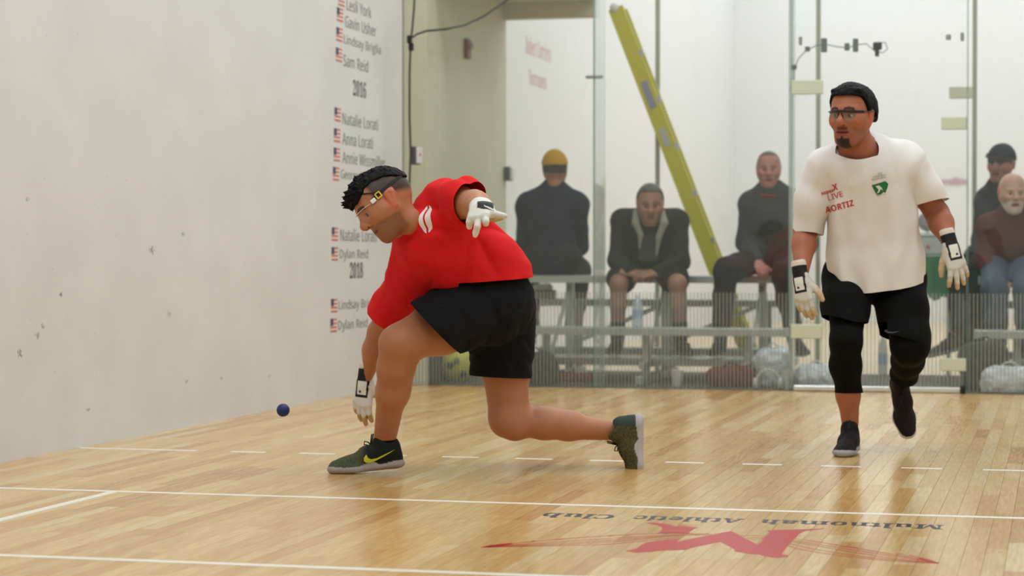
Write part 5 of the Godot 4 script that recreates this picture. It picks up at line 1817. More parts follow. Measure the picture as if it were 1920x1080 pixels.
	put(guard, "nose_piece", joined([beam(Vector3(-0.006, 0.024, 0.112), Vector3(-0.013, -0.002, 0.104), 0.005, 0.005), beam(Vector3(0.006, 0.024, 0.112), Vector3(0.013, -0.002, 0.104), 0.005, 0.005)]), mat("dark_frame", Color(0.09, 0.09, 0.095), 0.4))
	# shirt: loose and long
	var s := Field.new(Vector3(3.6070, 0.4947, -8.5531).min(Vector3(2.9232, 1.3015, -7.8733)) - Vector3(0.05, 0.05, 0.2), Vector3(3.6261, 1.3228, -8.0538).max(Vector3(2.8596, 1.3535, -8.3739)) + Vector3(0.1, 0.05, 0.2), 0.008)
	s.cap(Vector3(3.0951, 1.1778, -8.1220), Vector3(3.3941, 1.1940, -8.2196), 0.088, 0.092, 0.06)
	s.cap(Vector3(3.2531, 1.1279, -8.1721), Vector3(3.2725, 0.7225, -8.2641), 0.182, 0.190, 0.06, back, 0.72)
	s.cap(Vector3(3.2732, 0.7667, -8.2546), Vector3(3.2769, 0.4570, -8.2717), 0.192, 0.190, 0.05, back, 0.74)
	s.cap(Vector3(3.2225, 1.2026, -8.1241), Vector3(3.2344, 1.1813, -8.1371), 0.10, 0.11, 0.06)
	var waves := FastNoiseLite.new()
	waves.frequency = 4.0
	waves.seed = 8
	waves.fractal_octaves = 2
	var mid := Vector3(3.2793, 1.1346, -8.0654)
	var right := Vector3(0.9687, 0.0000, -0.2484)
	var bend := func(p: Vector3) -> float:
		var x := (p - mid).dot(right)
		var y := mid.y - p.y
		var drape := sin((x - 0.10 * y) * 55.0 + 3.0 * waves.get_noise_3d(p.x, p.y * 0.5, p.z)) * (0.011 + 0.008 * waves.get_noise_3d(p.x * 1.3, p.y * 0.4 + 7.0, p.z)) * smoothstep(0.0, 0.35, y)
		return drape + 0.013 * waves.get_noise_3d(p.x * 1.8, p.y * 0.9, p.z * 0.9)
	s.fold(bend)
	# sleeves are cut on their own and meet the trunk at the armholes
	var a := Field.new(Vector3(3.6059, 0.8111, -8.5574).min(Vector3(2.9232, 1.3015, -7.8733)) - Vector3(0.05, 0.05, 0.2), Vector3(3.6261, 1.3228, -8.0538).max(Vector3(2.8596, 1.3535, -8.3739)) + Vector3(0.1, 0.05, 0.2), 0.008)
	a.chain([Vector3(3.0930, 1.1778, -8.1215), Vector3(3.0361, 1.0413, -8.1462), Vector3(3.0065, 0.9035, -8.1779), Vector3(3.0024, 0.8726, -8.1764)], [0.088, 0.074, 0.066, 0.066], 0.035)
	a.chain([Vector3(3.3920, 1.1918, -8.2190), Vector3(3.4663, 1.0858, -8.2778), Vector3(3.5070, 1.0053, -8.3284), Vector3(3.5199, 0.9788, -8.3313)], [0.092, 0.080, 0.073, 0.073], 0.035)
	a.fold(bend)
	var am := a.mesh()
	am = open_at(am, Vector3(3.0023, 0.9035, -8.1768), Vector3(-0.0995, -0.9909, 0.0911), 0.2)
	am = open_at(am, Vector3(3.4962, 1.0274, -8.3259), Vector3(0.2712, -0.9613, 0.0480), 0.2)
	var sm := s.mesh()
	sm = open_at(sm, Vector3(3.2726, 0.6827, -8.2636), Vector3(0.0878, -0.9858, -0.1429), 0.9)
	sm = open_at(sm, Vector3(3.2173, 1.2345, -8.0613), Vector3(0.0298, 0.8026, 0.5957), 0.088)
	sm = joined([sm, am])
	var shirt := put(who, "shirt", sm, cloth("white_jersey", Color(0.90, 0.885, 0.87), 0.3), base)
	# collar rib, following the rim of the neck
	# prints on the chest
	var red := mat("red_print", Color(0.76, 0.22, 0.20), 0.7)
	var green := mat("green_print", Color(0.10, 0.45, 0.25), 0.7)
	var pale_green := mat("pale_green_print", Color(0.62, 0.70, 0.60), 0.7)
	put(shirt, "name_print", stamp(s, letters("AORTIZ", sans_bold, 0.113, 0.025), Transform3D(Basis(Vector3(0.9567, 0.2497, -0.1494), Vector3(-0.2490, 0.9682, 0.0242), Vector3(0.1507, 0.0140, 0.9885)), Vector3(3.1238, 0.9888, -7.8685)), 0.0015, a), red, base)
	put(shirt, "sponsor_print", stamp(s, letters("super", sans_bold, 0.050, 0.016), Transform3D(Basis(Vector3(0.9484, 0.2800, -0.1486), Vector3(-0.2789, 0.9599, 0.0289), Vector3(0.1507, 0.0140, 0.9885)), Vector3(3.1071, 1.0567, -7.8652)), 0.0015, a), red, base)
	put(shirt, "sponsor_print", stamp(s, letters("X", sans_bold, 0.020, 0.026), Transform3D(Basis(Vector3(0.9484, 0.2800, -0.1486), Vector3(-0.2789, 0.9599, 0.0289), Vector3(0.1507, 0.0140, 0.9885)), Vector3(3.1502, 1.0779, -7.8766)), 0.0015, a), red, base)
	put(shirt, "sponsor_print", stamp(s, letters("LIVE", sans, 0.058, 0.022), Transform3D(Basis(Vector3(0.9484, 0.2800, -0.1486), Vector3(-0.2789, 0.9599, 0.0289), Vector3(0.1507, 0.0140, 0.9885)), Vector3(3.1339, 1.0397, -7.8719)), 0.0015, a), red, base)
	var et := Transform3D(Basis(Vector3(0.9197, 0.1976, -0.3394), Vector3(-0.1903, 0.9802, 0.0550), Vector3(0.3435, 0.0140, 0.9390)), Vector3(3.3558, 1.0864, -7.9294))
	put(shirt, "crest_print", stamp(s, patch([Vector2(-0.034, 0.018), Vector2(0.024, 0.024), Vector2(0.036, 0.010), Vector2(0.030, -0.004), Vector2(0.020, -0.022), Vector2(-0.018, -0.026)], 0.008), et), green, base)
	put(shirt, "crest_figure", stamp(s, patch([Vector2(-0.020, 0.012), Vector2(-0.006, 0.012), Vector2(0.004, 0.002), Vector2(0.010, -0.012), Vector2(0.000, -0.004), Vector2(-0.008, -0.016), Vector2(-0.018, -0.020), Vector2(-0.010, -0.004)], 0.006), et, 0.0025), mat("white_print", Color(0.90, 0.86, 0.84), 0.7), base)
	put(shirt, "crest_lettering", stamp(s, letters("MASTERS SINGLES", sans, 0.060, 0.007), Transform3D(et.basis, Vector3(3.3207, 1.1161, -7.9209))), pale_green, base)
	put(shirt, "crest_lettering", stamp(s, letters("HANDBALL", sans, 0.058, 0.007), Transform3D(et.basis, Vector3(3.3227, 1.1267, -7.9215))), pale_green, base)
	put(shirt, "crest_lettering", stamp(s, letters("2018", sans, 0.018, 0.007), Transform3D(et.basis, Vector3(3.3412, 1.1394, -7.9265))), pale_green, base)
	put(shirt, "crest_lettering", stamp(s, letters("PORTLAND", sans, 0.040, 0.006), Transform3D(et.basis, Vector3(3.3435, 1.0524, -7.9258))), pale_green, base)
	# shorts
	var q := Field.new(Vector3(3.5147, 0.3085, -8.6299).min(Vector3(3.0696, 0.8320, -7.9040)) - Vector3(0.05, 0.05, 0.2), Vector3(3.5451, 0.8320, -8.0259).max(Vector3(3.0147, 0.8337, -8.4061)) + Vector3(0.05, 0.05, 0.2), 0.008)
	q.cap(Vector3(3.1939, 0.7333, -8.2854), Vector3(3.3494, 0.7331, -8.3459), 0.125, 0.125, 0.03)
	q.chain([Vector3(3.1659, 0.7222, -8.2781), Vector3(3.1619, 0.6026, -8.1618), Vector3(3.1658, 0.4958, -8.0786)], [0.110, 0.098, 0.090], 0.03)
	q.chain([Vector3(3.3580, 0.7220, -8.3480), Vector3(3.3871, 0.5909, -8.2503), Vector3(3.4037, 0.4621, -8.1701), Vector3(3.4047, 0.3754, -8.1588)], [0.110, 0.105, 0.098, 0.096], 0.03)
	q.fold(func(p: Vector3) -> float: return 0.006 * waves.get_noise_3d(p.x * 1.6 + 5.0, p.y * 1.6, p.z))
	var qm := q.mesh()
	qm = open_at(qm, Vector3(3.1658, 0.5321, -8.0998), Vector3(0.0859, -0.9918, 0.0950), 0.17)
	qm = open_at(qm, Vector3(3.3988, 0.4617, -8.1791), Vector3(-0.2621, -0.9473, 0.1841), 0.4)
	var shorts := put(who, "shorts", qm, cloth("black_loose_shorts", Color(0.055, 0.055, 0.055), 0.15), base)
	var tick := [Vector2(0.0, 0.010), Vector2(-0.004, 0.004), Vector2(-0.004, -0.002), Vector2(0.002, -0.006), Vector2(0.012, -0.006), Vector2(0.040, 0.004), Vector2(0.014, -0.001), Vector2(0.004, 0.001)]
	put(shorts, "tick_mark", stamp(q, patch(tick, 0.006), Transform3D(Basis(Vector3(0.9011, -0.0028, -0.4335), Vector3(-0.0035, 0.9999, -0.0137), Vector3(0.4335, 0.0138, 0.9010)), Vector3(3.4372, 0.5068, -7.8902))), mat("grey_print", Color(0.28, 0.28, 0.28), 0.6), base)
	# tights
	var tights := cloth("black_tights", Color(0.05, 0.05, 0.048), 0.12)
	var t1 := Field.new(Vector3(3.2579, 0.1331, -8.4583).min(Vector3(3.0909, 0.6399, -7.9066)) - Vector3(0.05, 0.05, 0.15), Vector3(3.2977, 0.6399, -7.9596).max(Vector3(3.0480, 0.6322, -8.3085)) + Vector3(0.05, 0.05, 0.15), 0.008)
	t1.chain([Vector3(3.1696, 0.6349, -8.1952), knee_r, Vector3(3.1666, 0.3635, -8.1182), Vector3(3.1771, 0.2403, -8.1707), Vector3(3.1785, 0.1737, -8.1804)], [0.082, 0.062, 0.062, 0.050, 0.046], 0.03)
	put(who, "tights", open_at(t1.mesh(), Vector3(3.1749, 0.2490, -8.1703), Vector3(0.0035, -0.9999, 0.0137), 0.3), tights, base)
	var t2 := Field.new(Vector3(3.5150, 0.2171, -8.6287).min(Vector3(3.3185, 0.5972, -7.9644)) - Vector3(0.05, 0.05, 0.15), Vector3(3.5459, 0.5972, -8.0227).max(Vector3(3.2702, 0.5827, -8.5712)) + Vector3(0.05, 0.05, 0.15), 0.008)
	t2.chain([Vector3(3.4013, 0.5694, -8.2330), knee_l, Vector3(3.4064, 0.3800, -8.2935), Vector3(3.3804, 0.3065, -8.4200), Vector3(3.3670, 0.2642, -8.4882)], [0.082, 0.070, 0.060, 0.050, 0.045], 0.05)
	put(who, "tights", open_at(t2.mesh(), Vector3(3.3811, 0.3093, -8.4099), Vector3(-0.2910, -0.6322, -0.7181), 0.3), tights, base)
	# shoes
	var sf := shoe_field(0.0035)
	var plum := func(p: Vector3) -> Color:
		var n := spots.get_noise_3dv(p * 20.0)
		return lin(0.10, 0.075, 0.09).lerp(lin(0.17, 0.13, 0.15), clampf(0.5 + n, 0.0, 1.0))
	var fx := Vector3(-0.0328, 0.0135, 0.9994)
	fx.y = 0.0
	fx = fx.normalized()
	var ft := Transform3D(Basis(fx, Vector3.UP, fx.cross(Vector3.UP)), Vector3.ZERO)
	ft.origin = Vector3(ankle_r.x, 0.0, ankle_r.z) - fx * 0.05
	shoe(who, base, ft, sf, plum, lin(0.66, 0.66, 0.68), Color(0.75, 0.45, 0.42), 1.0, Color(0.10, 0.08, 0.09))
	var tx := Vector3(0.2236, -0.8936, 0.3891)
	var ty := Vector3(0.1067, 0.4159, 0.9031)
	var lt := Transform3D(Basis(tx, ty, tx.cross(ty)), Vector3(3.3406, 0.2925, -8.5438))
	shoe(who, base, lt, sf, plum, lin(0.80, 0.78, 0.79), Color(0.75, 0.45, 0.42), -1.0, Color(0.10, 0.08, 0.09))
	# gloves
	var white := lin(0.80, 0.78, 0.74)
	var palm := lin(0.78, 0.68, 0.54)
	var h1 := coloured(hand_mesh(0.0035, 0.002, [0.25, 0.28, 0.3, 0.34], 0.1, Vector3(0.8, 0.75, -0.1)), glove_colours(white, palm))
	var t := Transform3D(Basis(Vector3(-0.9330, -0.1965, -0.3015), Vector3(0.1507, -0.9741, 0.1683), Vector3(-0.3268, 0.1116, 0.9385)), wr_r)
	t.basis.x = -t.basis.x
	put(who, "glove", moved(h1, t), painted("glove_leather", 0.55, 0.4), base)
	var h2 := coloured(hand_mesh(0.0035, 0.002, [0.22, 0.16, 0.18, 0.26], 0.75, Vector3(0.6, 0.8, -0.35)), glove_colours(white, palm))
	var tl := Transform3D(Basis(Vector3(-0.8783, -0.1927, 0.4376), Vector3(0.2865, -0.9448, 0.1590), Vector3(0.3828, 0.2650, 0.8850)), wr_l)
	put(who, "glove", moved(h2, tl), painted("glove_leather", 0.55, 0.4), base)


# ---------------------------------------------------------------- the people who watch from the bleachers
func seated(o: Dictionary) -> Node3D:
	var base: Vector3 = o.base
	var who := person(base, o.label)
	var skin: Color = o.skin
	var fwd: Vector3 = o.face.z
	var lo := base
	var hi := base
	for k in ["head", "pelvis", "chest", "sh_r", "sh_l", "el_r", "el_l", "wr_r", "wr_l", "knee_r", "knee_l", "ank_r", "ank_l"]:
		lo = lo.min(o[k])
		hi = hi.max(o[k])
	var pad := Vector3(0.2, 0.2, 0.2)
	var hip_dir: Vector3 = (o.sh_l - o.sh_r).normalized()
	var hip_r: Vector3 = o.pelvis - hip_dir * 0.09
	var hip_l: Vector3 = o.pelvis + hip_dir * 0.09
	var f := Field.new(lo - pad, hi + pad, 0.014)
	f.cap(o.pelvis, o.chest, 0.11, 0.11, 0.04)
	f.cap(o.sh_r, o.sh_l, 0.05, 0.05, 0.04)
	f.cap(o.chest, o.neck, 0.09, 0.056, 0.04)
	f.cap(o.neck, o.head - o.face.y * 0.05, 0.058, 0.054, 0.02)
	for s in [["sh_r", "el_r", "wr_r"], ["sh_l", "el_l", "wr_l"]]:
		f.chain([o[s[0]], o[s[1]], o[s[2]]], [0.045, 0.038, 0.026], 0.02)
	for s in [[hip_r, "knee_r", "ank_r"], [hip_l, "knee_l", "ank_l"]]:
		f.chain([s[0], o[s[1]]], [0.075, 0.060], 0.03)
		f.chain([o[s[1]], (o[s[1]] as Vector3).lerp(o[s[2]], 0.35), o[s[2]]], [0.058, 0.056, 0.036], 0.02)
	var parts := [plain(f.mesh(), skin)]
	var scale_: float = o.get("head_scale", 1.0)
	var ht := Transform3D((o.face as Basis).scaled(Vector3.ONE * scale_), o.head)
	parts.append(moved(head_mesh({"cell": 0.0055, "skin": skin, "hair": o.hair, "stubble": o.get("stubble", 0.1), "brow": 0.6, "lid": 0.0135}), ht))
	for s in [["el_r", "wr_r", -1.0], ["el_l", "wr_l", 1.0]]:
		var y: Vector3 = (o[s[1]] - o[s[0]]).normalized()
		if o.has("hands"):
			y = o.hands[0 if s[2] < 0 else 1]
		var z := (Vector3.UP + fwd * 0.6).normalized()
		z = (z - y * z.dot(y)).normalized()
		var x: Vector3 = y.cross(z) * s[2]
		parts.append(moved(plain(hand_mesh(0.006, 0.0, [0.55, 0.55, 0.55, 0.55], 0.1), skin), Transform3D(Basis(x, y, z), o[s[1]])))
	put(who, "body", joined(parts), skin_mat(), base)
	# the top
	var waves := FastNoiseLite.new()
	waves.frequency = 5.0
	waves.seed = int(base.x * 100.0)
	var t := Field.new(lo - pad, hi + pad, 0.013)
	t.cap(o.sh_r, o.sh_l, 0.078, 0.078, 0.05)
	t.cap(o.chest, o.pelvis, 0.165, 0.16, 0.06, fwd.cross(hip_dir).cross(hip_dir).normalized(), 0.75)
	t.cap(o.chest, o.neck, 0.14, 0.080, 0.06)
	for s in ["sh_r", "sh_l"]:
		t.cap(o.neck - o.face.y * 0.01, (o[s] as Vector3).lerp(o.neck, 0.15), 0.072, 0.085, 0.05)
	for s in [["sh_r", "el_r", "wr_r"], ["sh_l", "el_l", "wr_l"]]:
		t.chain([o[s[0]], o[s[1]], (o[s[2]] as Vector3).lerp(o[s[1]], 0.12)], [0.076, 0.062, 0.046], 0.03)
	t.fold(func(p: Vector3) -> float: return 0.010 * waves.get_noise_3d(p.x, p.y * 1.6, p.z))
	put(who, o.top_name, t.mesh(), o.top, base)
	# trousers or shorts
	var q := Field.new(lo - pad, hi + pad, 0.013)
	q.cap(hip_r, hip_l, 0.115, 0.115, 0.04)
	var end: float = o.get("leg_end", 0.95)
	for s in [[hip_r, "knee_r", "ank_r"], [hip_l, "knee_l", "ank_l"]]:
		var k: Vector3 = o[s[1]]
		if end > 0.0:
			q.chain([s[0], k], [0.100, 0.080], 0.04)
			q.chain([k, k.lerp(o[s[2]], end * 0.5), k.lerp(o[s[2]], end)], [0.080, 0.070, 0.062], 0.03)
		else:
			q.cap(s[0], (s[0] as Vector3).lerp(k, 0.82), 0.105, 0.10, 0.04)
	q.fold(func(p: Vector3) -> float: return 0.008 * waves.get_noise_3d(p.x + 4.0, p.y * 1.6, p.z))
	put(who, o.pants_name, q.mesh(), o.pants, base)
	# shoes and socks
	for s in [["knee_r", "ank_r", 0], ["knee_l", "ank_l", 1]]:
		var a: Vector3 = o[s[1]]
		var x: Vector3 = o.feet[s[2]]
		var z := x.cross(Vector3.UP).normalized()
		var st := Transform3D(Basis(x, z.cross(x), z), a - x * 0.05 - Vector3(0, 0.085, 0))
		var n := put(who, "shoe", coloured(watch_shoe.mesh(), func(p: Vector3) -> Color: return (lin(0.5, 0.5, 0.5) if p.y < 0.022 else o.shoe)), painted("shoe_fabric", 0.75, 0.3))
		n.transform = Transform3D(st.basis, st.origin - base)
		if o.has("sock"):
			var k: Vector3 = o[s[0]]
			var sk := Field.new(a - pad, a + pad, 0.008)
			sk.cap(a.lerp(k, 0.3), a - Vector3(0, 0.03, 0), 0.052, 0.042, 0.02)
			put(who, "sock", sk.mesh(), o.sock, base)
	if o.has("hairline"):
		put(who, "hair", moved(hair_mesh(0.006, o.get("hair_grow", 0.006), o.hairline, [], 0.0015), ht), o.hair_mat, base)
	if o.has("cap"):
		var n := Node3D.new()
		n.name = "cap"
		who.add_child(n, true)
		n.transform = Transform3D(ht.basis, ht.origin - base)
		var c := Field.new(Vector3(-0.125, -0.03, -0.16), Vector3(0.125, 0.17, 0.15), 0.006)
		c.cap(Vector3(0, 0.035, -0.03), Vector3(0, 0.04, 0.0), 0.112, 0.106, 0.02, Vector3.RIGHT, 0.82)
		c.cut(Vector3(0, 0.020, -0.12), Vector3(0, -0.97, 0.22), 0.004)
		put(n, "crown", c.mesh(), o.cap)
		var brim := Field.new(Vector3(-0.1, 0.02, 0.02), Vector3(0.1, 0.10, 0.20), 0.005)
		brim.cap(Vector3(0, 0.078, 0.080), Vector3(0, 0.070, 0.128), 0.076, 0.060, 0.01, Vector3(0, 1, 0.25).normalized(), 0.10)
		put(n, "brim", brim.mesh(), o.cap)
		if o.has("cap_back"):
			put(n, "strap", flat_tube([Vector3(-0.05, 0.028, -0.118), Vector3(-0.025, 0.028, -0.134), Vector3(0, 0.028, -0.138), Vector3(0.025, 0.028, -0.134), Vector3(0.05, 0.028, -0.118)], 0.012, 0.003), mat("cap_strap", Color(0.22, 0.17, 0.10), 0.8))
	return who


var watch_shoe: Field


func watchers() -> void:
	watch_shoe = shoe_field(0.007)
	var grey_hair := mat("grey_hair", Color(0.30, 0.29, 0.28), 0.7)
	var m := seated({"base": Vector3(0.6799, -0.0662, -13.5000), "label": "person seen from behind in mustard cap and navy sweater on the bleachers", "skin": lin(0.62, 0.42, 0.33), "hair": lin(0.18, 0.14, 0.11),
		"head": Vector3(0.6832, 1.3955, -13.5000), "face": Basis(Vector3(-0.9911, -0.0134, 0.1327), Vector3(-0.0307, 0.9911, -0.1293), Vector3(-0.1298, -0.1322, -0.9827)), "neck": Vector3(0.6795, 1.2681, -13.5000), "chest": Vector3(0.6646, 1.0715, -13.5000), "pelvis": Vector3(0.6728, 0.8018, -13.4500),
		"sh_r": Vector3(0.8400, 1.1579, -13.5000), "sh_l": Vector3(0.4881, 1.1600, -13.5000), "el_r": Vector3(0.8290, 0.8823, -13.6000), "el_l": Vector3(0.4443, 0.8829, -13.6000), "wr_r": Vector3(0.6740, 0.7421, -13.8500), "wr_l": Vector3(0.4821, 0.7420, -13.8500),
		"knee_r": Vector3(0.7622, 0.7196, -13.9000), "knee_l": Vector3(0.4003, 0.7191, -13.9000), "ank_r": Vector3(0.7345, 0.2735, -13.8200), "ank_l": Vector3(0.4279, 0.2708, -13.8200), "feet": [Vector3(-0.1507, -0.0140, -0.9885), Vector3(-0.3435, -0.0140, -0.9390)],
		"top": cloth("navy_knit", Color(0.125, 0.14, 0.20)), "top_name": "sweater", "pants": cloth("charcoal_trousers", Color(0.14, 0.14, 0.13)), "pants_name": "trousers", "shoe": lin(0.1, 0.1, 0.1),
		"cap": cloth("mustard_cap", Color(0.72, 0.56, 0.16)), "cap_back": true, "hairline": [[0.06, 0.03], [0.0, 0.0], [-0.05, -0.02], [-0.1, -0.03]], "hair_mat": mat("brown_hair", Color(0.2, 0.16, 0.13), 0.7)})
	m = seated({"base": Vector3(1.3851, -0.0454, -13.2000), "label": "person with grey hair in black jacket and shorts leaning forward with clasped hands", "skin": lin(0.56, 0.41, 0.33), "hair": lin(0.25, 0.24, 0.23), "stubble": 0.25, "head_scale": 1.08,
		"head": Vector3(1.4359, 1.1424, -13.0000), "face": Basis(Vector3(0.9754, -0.0053, -0.2204), Vector3(0.0494, 0.9796, 0.1949), Vector3(0.2148, -0.2010, 0.9557)), "neck": Vector3(1.4101, 1.0434, -13.1000), "chest": Vector3(1.3841, 0.9570, -13.2000), "pelvis": Vector3(1.3202, 0.7982, -13.5000),
		"sh_r": Vector3(1.2152, 1.0424, -13.2000), "sh_l": Vector3(1.5733, 1.0409, -13.2000), "el_r": Vector3(1.1997, 0.7808, -13.1000), "el_l": Vector3(1.6194, 0.7809, -13.1000), "wr_r": Vector3(1.3129, 0.7045, -12.9800), "wr_l": Vector3(1.4753, 0.7047, -12.9800), "hands": [Vector3(0.9950, -0.0913, 0.0415), Vector3(-0.8522, -0.0913, 0.5152)],
		"knee_r": Vector3(1.2314, 0.6346, -12.9800), "knee_l": Vector3(1.6194, 0.6358, -12.9800), "ank_r": Vector3(1.2129, 0.2564, -13.0200), "ank_l": Vector3(1.6374, 0.2536, -13.0200), "feet": [Vector3(0.0536, 0.0138, 0.9985), Vector3(0.4335, 0.0138, 0.9010)],
		"top": cloth("black_jacket", Color(0.135, 0.135, 0.125)), "top_name": "jacket", "pants": cloth("black_gym_shorts", Color(0.12, 0.12, 0.11)), "pants_name": "shorts", "leg_end": 0.0, "shoe": lin(0.08, 0.08, 0.08), "sock": cloth("dark_sock", Color(0.14, 0.13, 0.13)),
		"hairline": [[0.07, 0.100], [0.04, 0.088], [0.02, 0.04], [-0.02, 0.03], [-0.06, -0.02], [-0.1, -0.05]], "hair_mat": grey_hair})
	var b: Vector3 = m.position
	put(m, "undershirt", box(Vector3(1.4183, 0.9028, -13.0200), Vector3(0.13, 0.26, 0.03), 0.014, Basis(Vector3(0.9687, -0.0000, -0.2484), Vector3(-0.0853, 0.9391, -0.3329), Vector3(0.2332, 0.3436, 0.9097))), cloth("dark_grey_tee", Color(0.20, 0.20, 0.195)), b)
	for s in [[Vector3(1.3441, 1.1012, -13.0000), Vector3(1.3484, 1.0309, -12.9600), Vector3(1.3802, 0.9545, -12.9600), Vector3(1.3694, 0.8679, -12.9800)], [Vector3(1.5135, 1.1003, -13.0000), Vector3(1.5349, 1.0302, -12.9600), Vector3(1.4999, 0.9369, -12.9600), Vector3(1.4823, 0.8227, -12.9800)]]:
		var lining := Field.new(s[0].min(s[3]) - Vector3(0.1, 0.08, 0.1), s[0].max(s[3]) + Vector3(0.1, 0.08, 0.1), 0.006)
		lining.chain(s, [0.022, 0.026, 0.018, 0.008], 0.01)
		put(m, "collar_lining", lining.mesh(), cloth("pale_fleece", Color(0.52, 0.52, 0.48)), b)
	seated({"base": Vector3(2.1850, -0.0323, -13.3000), "label": "person in dark grey henley with red collar, maroon sweatpants and black knee brace", "skin": lin(0.66, 0.46, 0.40), "hair": lin(0.35, 0.30, 0.27), "stubble": 0.1, "head_scale": 0.98,
		"head": Vector3(2.1580, 1.3758, -13.3800), "face": Basis(Vector3(0.9913, -0.0043, -0.1316), Vector3(0.0128, 0.9979, 0.0641), Vector3(0.1310, -0.0652, 0.9892)), "neck": Vector3(2.1662, 1.2532, -13.4000), "chest": Vector3(2.1877, 1.0627, -13.4000), "pelvis": Vector3(2.2029, 0.8019, -13.4500),
		"sh_r": Vector3(2.0389, 1.1553, -13.4000), "sh_l": Vector3(2.3634, 1.1532, -13.4000), "el_r": Vector3(2.0038, 0.9044, -13.4000), "el_l": Vector3(2.4164, 0.9037, -13.4000), "wr_r": Vector3(2.1095, 0.7740, -13.2000), "wr_l": Vector3(2.3875, 0.7534, -13.2000),
		"knee_r": Vector3(1.9366, 0.7295, -13.0000), "knee_l": Vector3(2.3085, 0.6958, -13.0000), "ank_r": Vector3(1.8879, 0.2549, -13.0500), "ank_l": Vector3(2.3657, 0.2646, -13.1000), "feet": [Vector3(-0.0405, 0.0135, 0.9991), Vector3(0.4335, 0.0138, 0.9010)],
		"top": cloth("grey_henley", Color(0.215, 0.22, 0.215)), "top_name": "henley", "pants": cloth("maroon_shorts", Color(0.17, 0.09, 0.10)), "pants_name": "sweatpants", "leg_end": 0.75, "shoe": lin(0.12, 0.12, 0.12), "sock": cloth("grey_long_sock", Color(0.30, 0.30, 0.30)),
		"hairline": [[0.06, 0.112], [0.03, 0.100], [0.01, 0.04], [-0.03, 0.02], [-0.06, -0.02], [-0.1, -0.05]], "hair_grow": 0.003, "hair_mat": mat("thin_brown_hair", Color(0.38, 0.32, 0.28), 0.7)})
	var third := get_node("person_004") as Node3D
	var tb := third.position
	var brace := Field.new(Vector3(1.9366, 0.7295, -13.0000) - Vector3(0.22, 0.22, 0.3), Vector3(1.9366, 0.7295, -13.0000) + Vector3(0.25, 0.2, 0.3), 0.010)
	brace.cap(Vector3(1.9702, 0.7360, -13.1000), Vector3(1.9366, 0.7123, -13.0000), 0.090, 0.085, 0.03)
	brace.cap(Vector3(1.9366, 0.7123, -13.0000), Vector3(1.9298, 0.6434, -13.0000), 0.082, 0.070, 0.03)
	put(third, "knee_brace", brace.mesh(), cloth("black_brace", Color(0.04, 0.04, 0.04)), tb)
	put(third, "legging", beam_tube(Vector3(1.9298, 0.6434, -13.0000), Vector3(1.8962, 0.3488, -13.0400), 0.066, 0.052), cloth("grey_long_sock", Color(0.30, 0.30, 0.30)), tb)
	var neck_ring := []
	for k in 16:
		var a := TAU * k / 16
		neck_ring.append(Vector3(2.1701, 1.2241, -13.3700) + Vector3(0.9687, 0.0000, -0.2484) * cos(a) * 0.082 + Vector3(0.2418, -0.2288, 0.9430) * sin(a) * 0.08)
	put(third, "collar", tube(neck_ring, 0.014, 8, true), cloth("red_collar", Color(0.42, 0.15, 0.14)), tb)
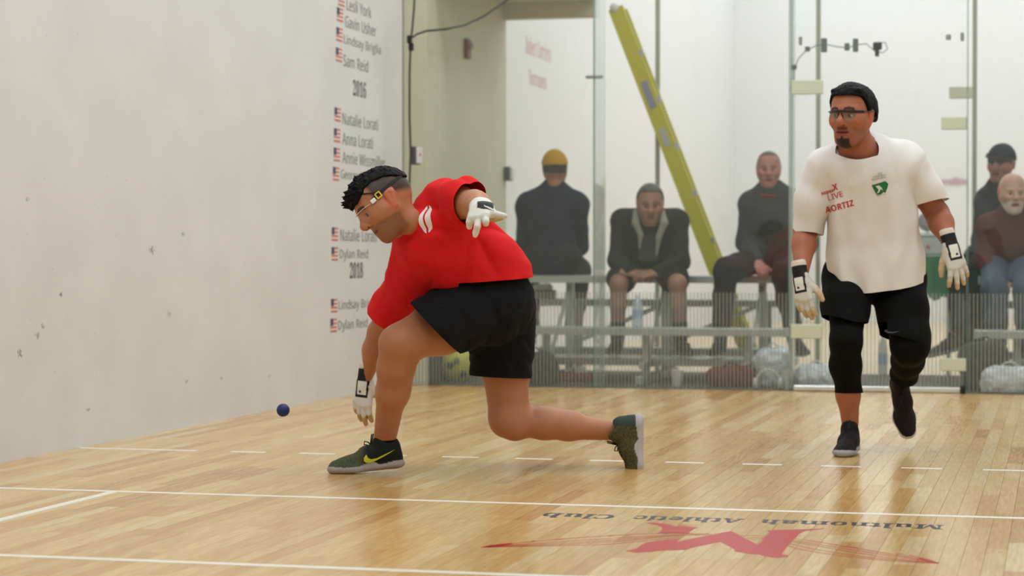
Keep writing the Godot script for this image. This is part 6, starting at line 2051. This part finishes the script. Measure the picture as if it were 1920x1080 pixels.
	seated({"base": Vector3(3.6163, -0.0429, -13.8500), "label": "person in dark baseball cap and black jacket behind the bald man", "skin": lin(0.60, 0.42, 0.35), "hair": lin(0.2, 0.17, 0.15), "stubble": 0.15,
		"head": Vector3(3.6394, 1.4183, -13.8500), "face": Basis(Vector3(0.9490, -0.0461, 0.3119), Vector3(0.0105, 0.9933, 0.1151), Vector3(-0.3151, -0.1059, 0.9431)), "neck": Vector3(3.6497, 1.2949, -13.8700), "chest": Vector3(3.6392, 1.1006, -13.9000), "pelvis": Vector3(3.6054, 0.8019, -13.9000),
		"sh_r": Vector3(3.5565, 1.1714, -13.8700), "sh_l": Vector3(3.7735, 1.1713, -13.9200), "el_r": Vector3(3.5180, 0.9222, -13.8000), "el_l": Vector3(3.8098, 0.9220, -13.8500), "wr_r": Vector3(3.4704, 0.8019, -13.6000), "wr_l": Vector3(3.6582, 0.8229, -13.7200),
		"knee_r": Vector3(3.3950, 0.6980, -13.4500), "knee_l": Vector3(3.4963, 0.6981, -13.4600), "ank_r": Vector3(3.4027, 0.2946, -13.3000), "ank_l": Vector3(3.5033, 0.2544, -13.3000), "feet": [Vector3(-0.8738, -0.2182, 0.4347), Vector3(-0.0405, 0.0135, 0.9991)],
		"top": cloth("black_softshell", Color(0.15, 0.155, 0.165)), "top_name": "jacket", "pants": cloth("black_trousers", Color(0.12, 0.12, 0.12)), "pants_name": "trousers", "shoe": lin(0.17, 0.18, 0.19),
		"cap": cloth("navy_cap", Color(0.16, 0.18, 0.21)), "hairline": [[0.03, 0.02], [0.0, 0.0], [-0.05, -0.02], [-0.1, -0.04]], "hair_mat": mat("brown_hair", Color(0.2, 0.16, 0.13), 0.7)})
	seated({"base": Vector3(3.7142, -0.0164, -13.3000), "label": "bald person with white beard in maroon sweater and blue jeans", "skin": lin(0.70, 0.55, 0.46), "hair": lin(0.72, 0.70, 0.66), "stubble": 0.75, "head_scale": 1.05,
		"head": Vector3(3.7268, 1.2070, -13.3000), "face": Basis(Vector3(0.9734, -0.0017, -0.2291), Vector3(0.0212, 0.9963, 0.0828), Vector3(0.2281, -0.0854, 0.9699)), "neck": Vector3(3.7262, 1.0821, -13.3500), "chest": Vector3(3.7091, 0.9185, -13.4000), "pelvis": Vector3(3.7074, 0.7880, -13.5000),
		"sh_r": Vector3(3.5782, 0.9944, -13.4000), "sh_l": Vector3(3.8787, 0.9934, -13.4000), "el_r": Vector3(3.5502, 0.7813, -13.3500), "el_l": Vector3(3.9163, 0.7644, -13.3500), "wr_r": Vector3(3.6394, 0.6804, -13.1500), "wr_l": Vector3(3.8362, 0.6808, -13.1500),
		"knee_r": Vector3(3.6247, 0.5951, -12.9800), "knee_l": Vector3(3.8224, 0.5959, -12.9800), "ank_r": Vector3(3.6434, 0.2589, -13.0500), "ank_l": Vector3(3.8226, 0.2607, -13.0500), "feet": [Vector3(0.0536, 0.0138, 0.9985), Vector3(0.4335, 0.0138, 0.9010)],
		"top": cloth("maroon_sweater", Color(0.30, 0.14, 0.14)), "top_name": "sweater", "pants": cloth("blue_jeans", Color(0.25, 0.30, 0.36)), "pants_name": "jeans", "shoe": lin(0.15, 0.13, 0.12)})


func beam_tube(a: Vector3, b: Vector3, ra: float, rb: float) -> Dictionary:
	var f := Field.new(a.min(b) - Vector3(0.12, 0.12, 0.12), a.max(b) + Vector3(0.12, 0.12, 0.12), 0.008)
	f.cap(a, b, ra, rb)
	return f.mesh()
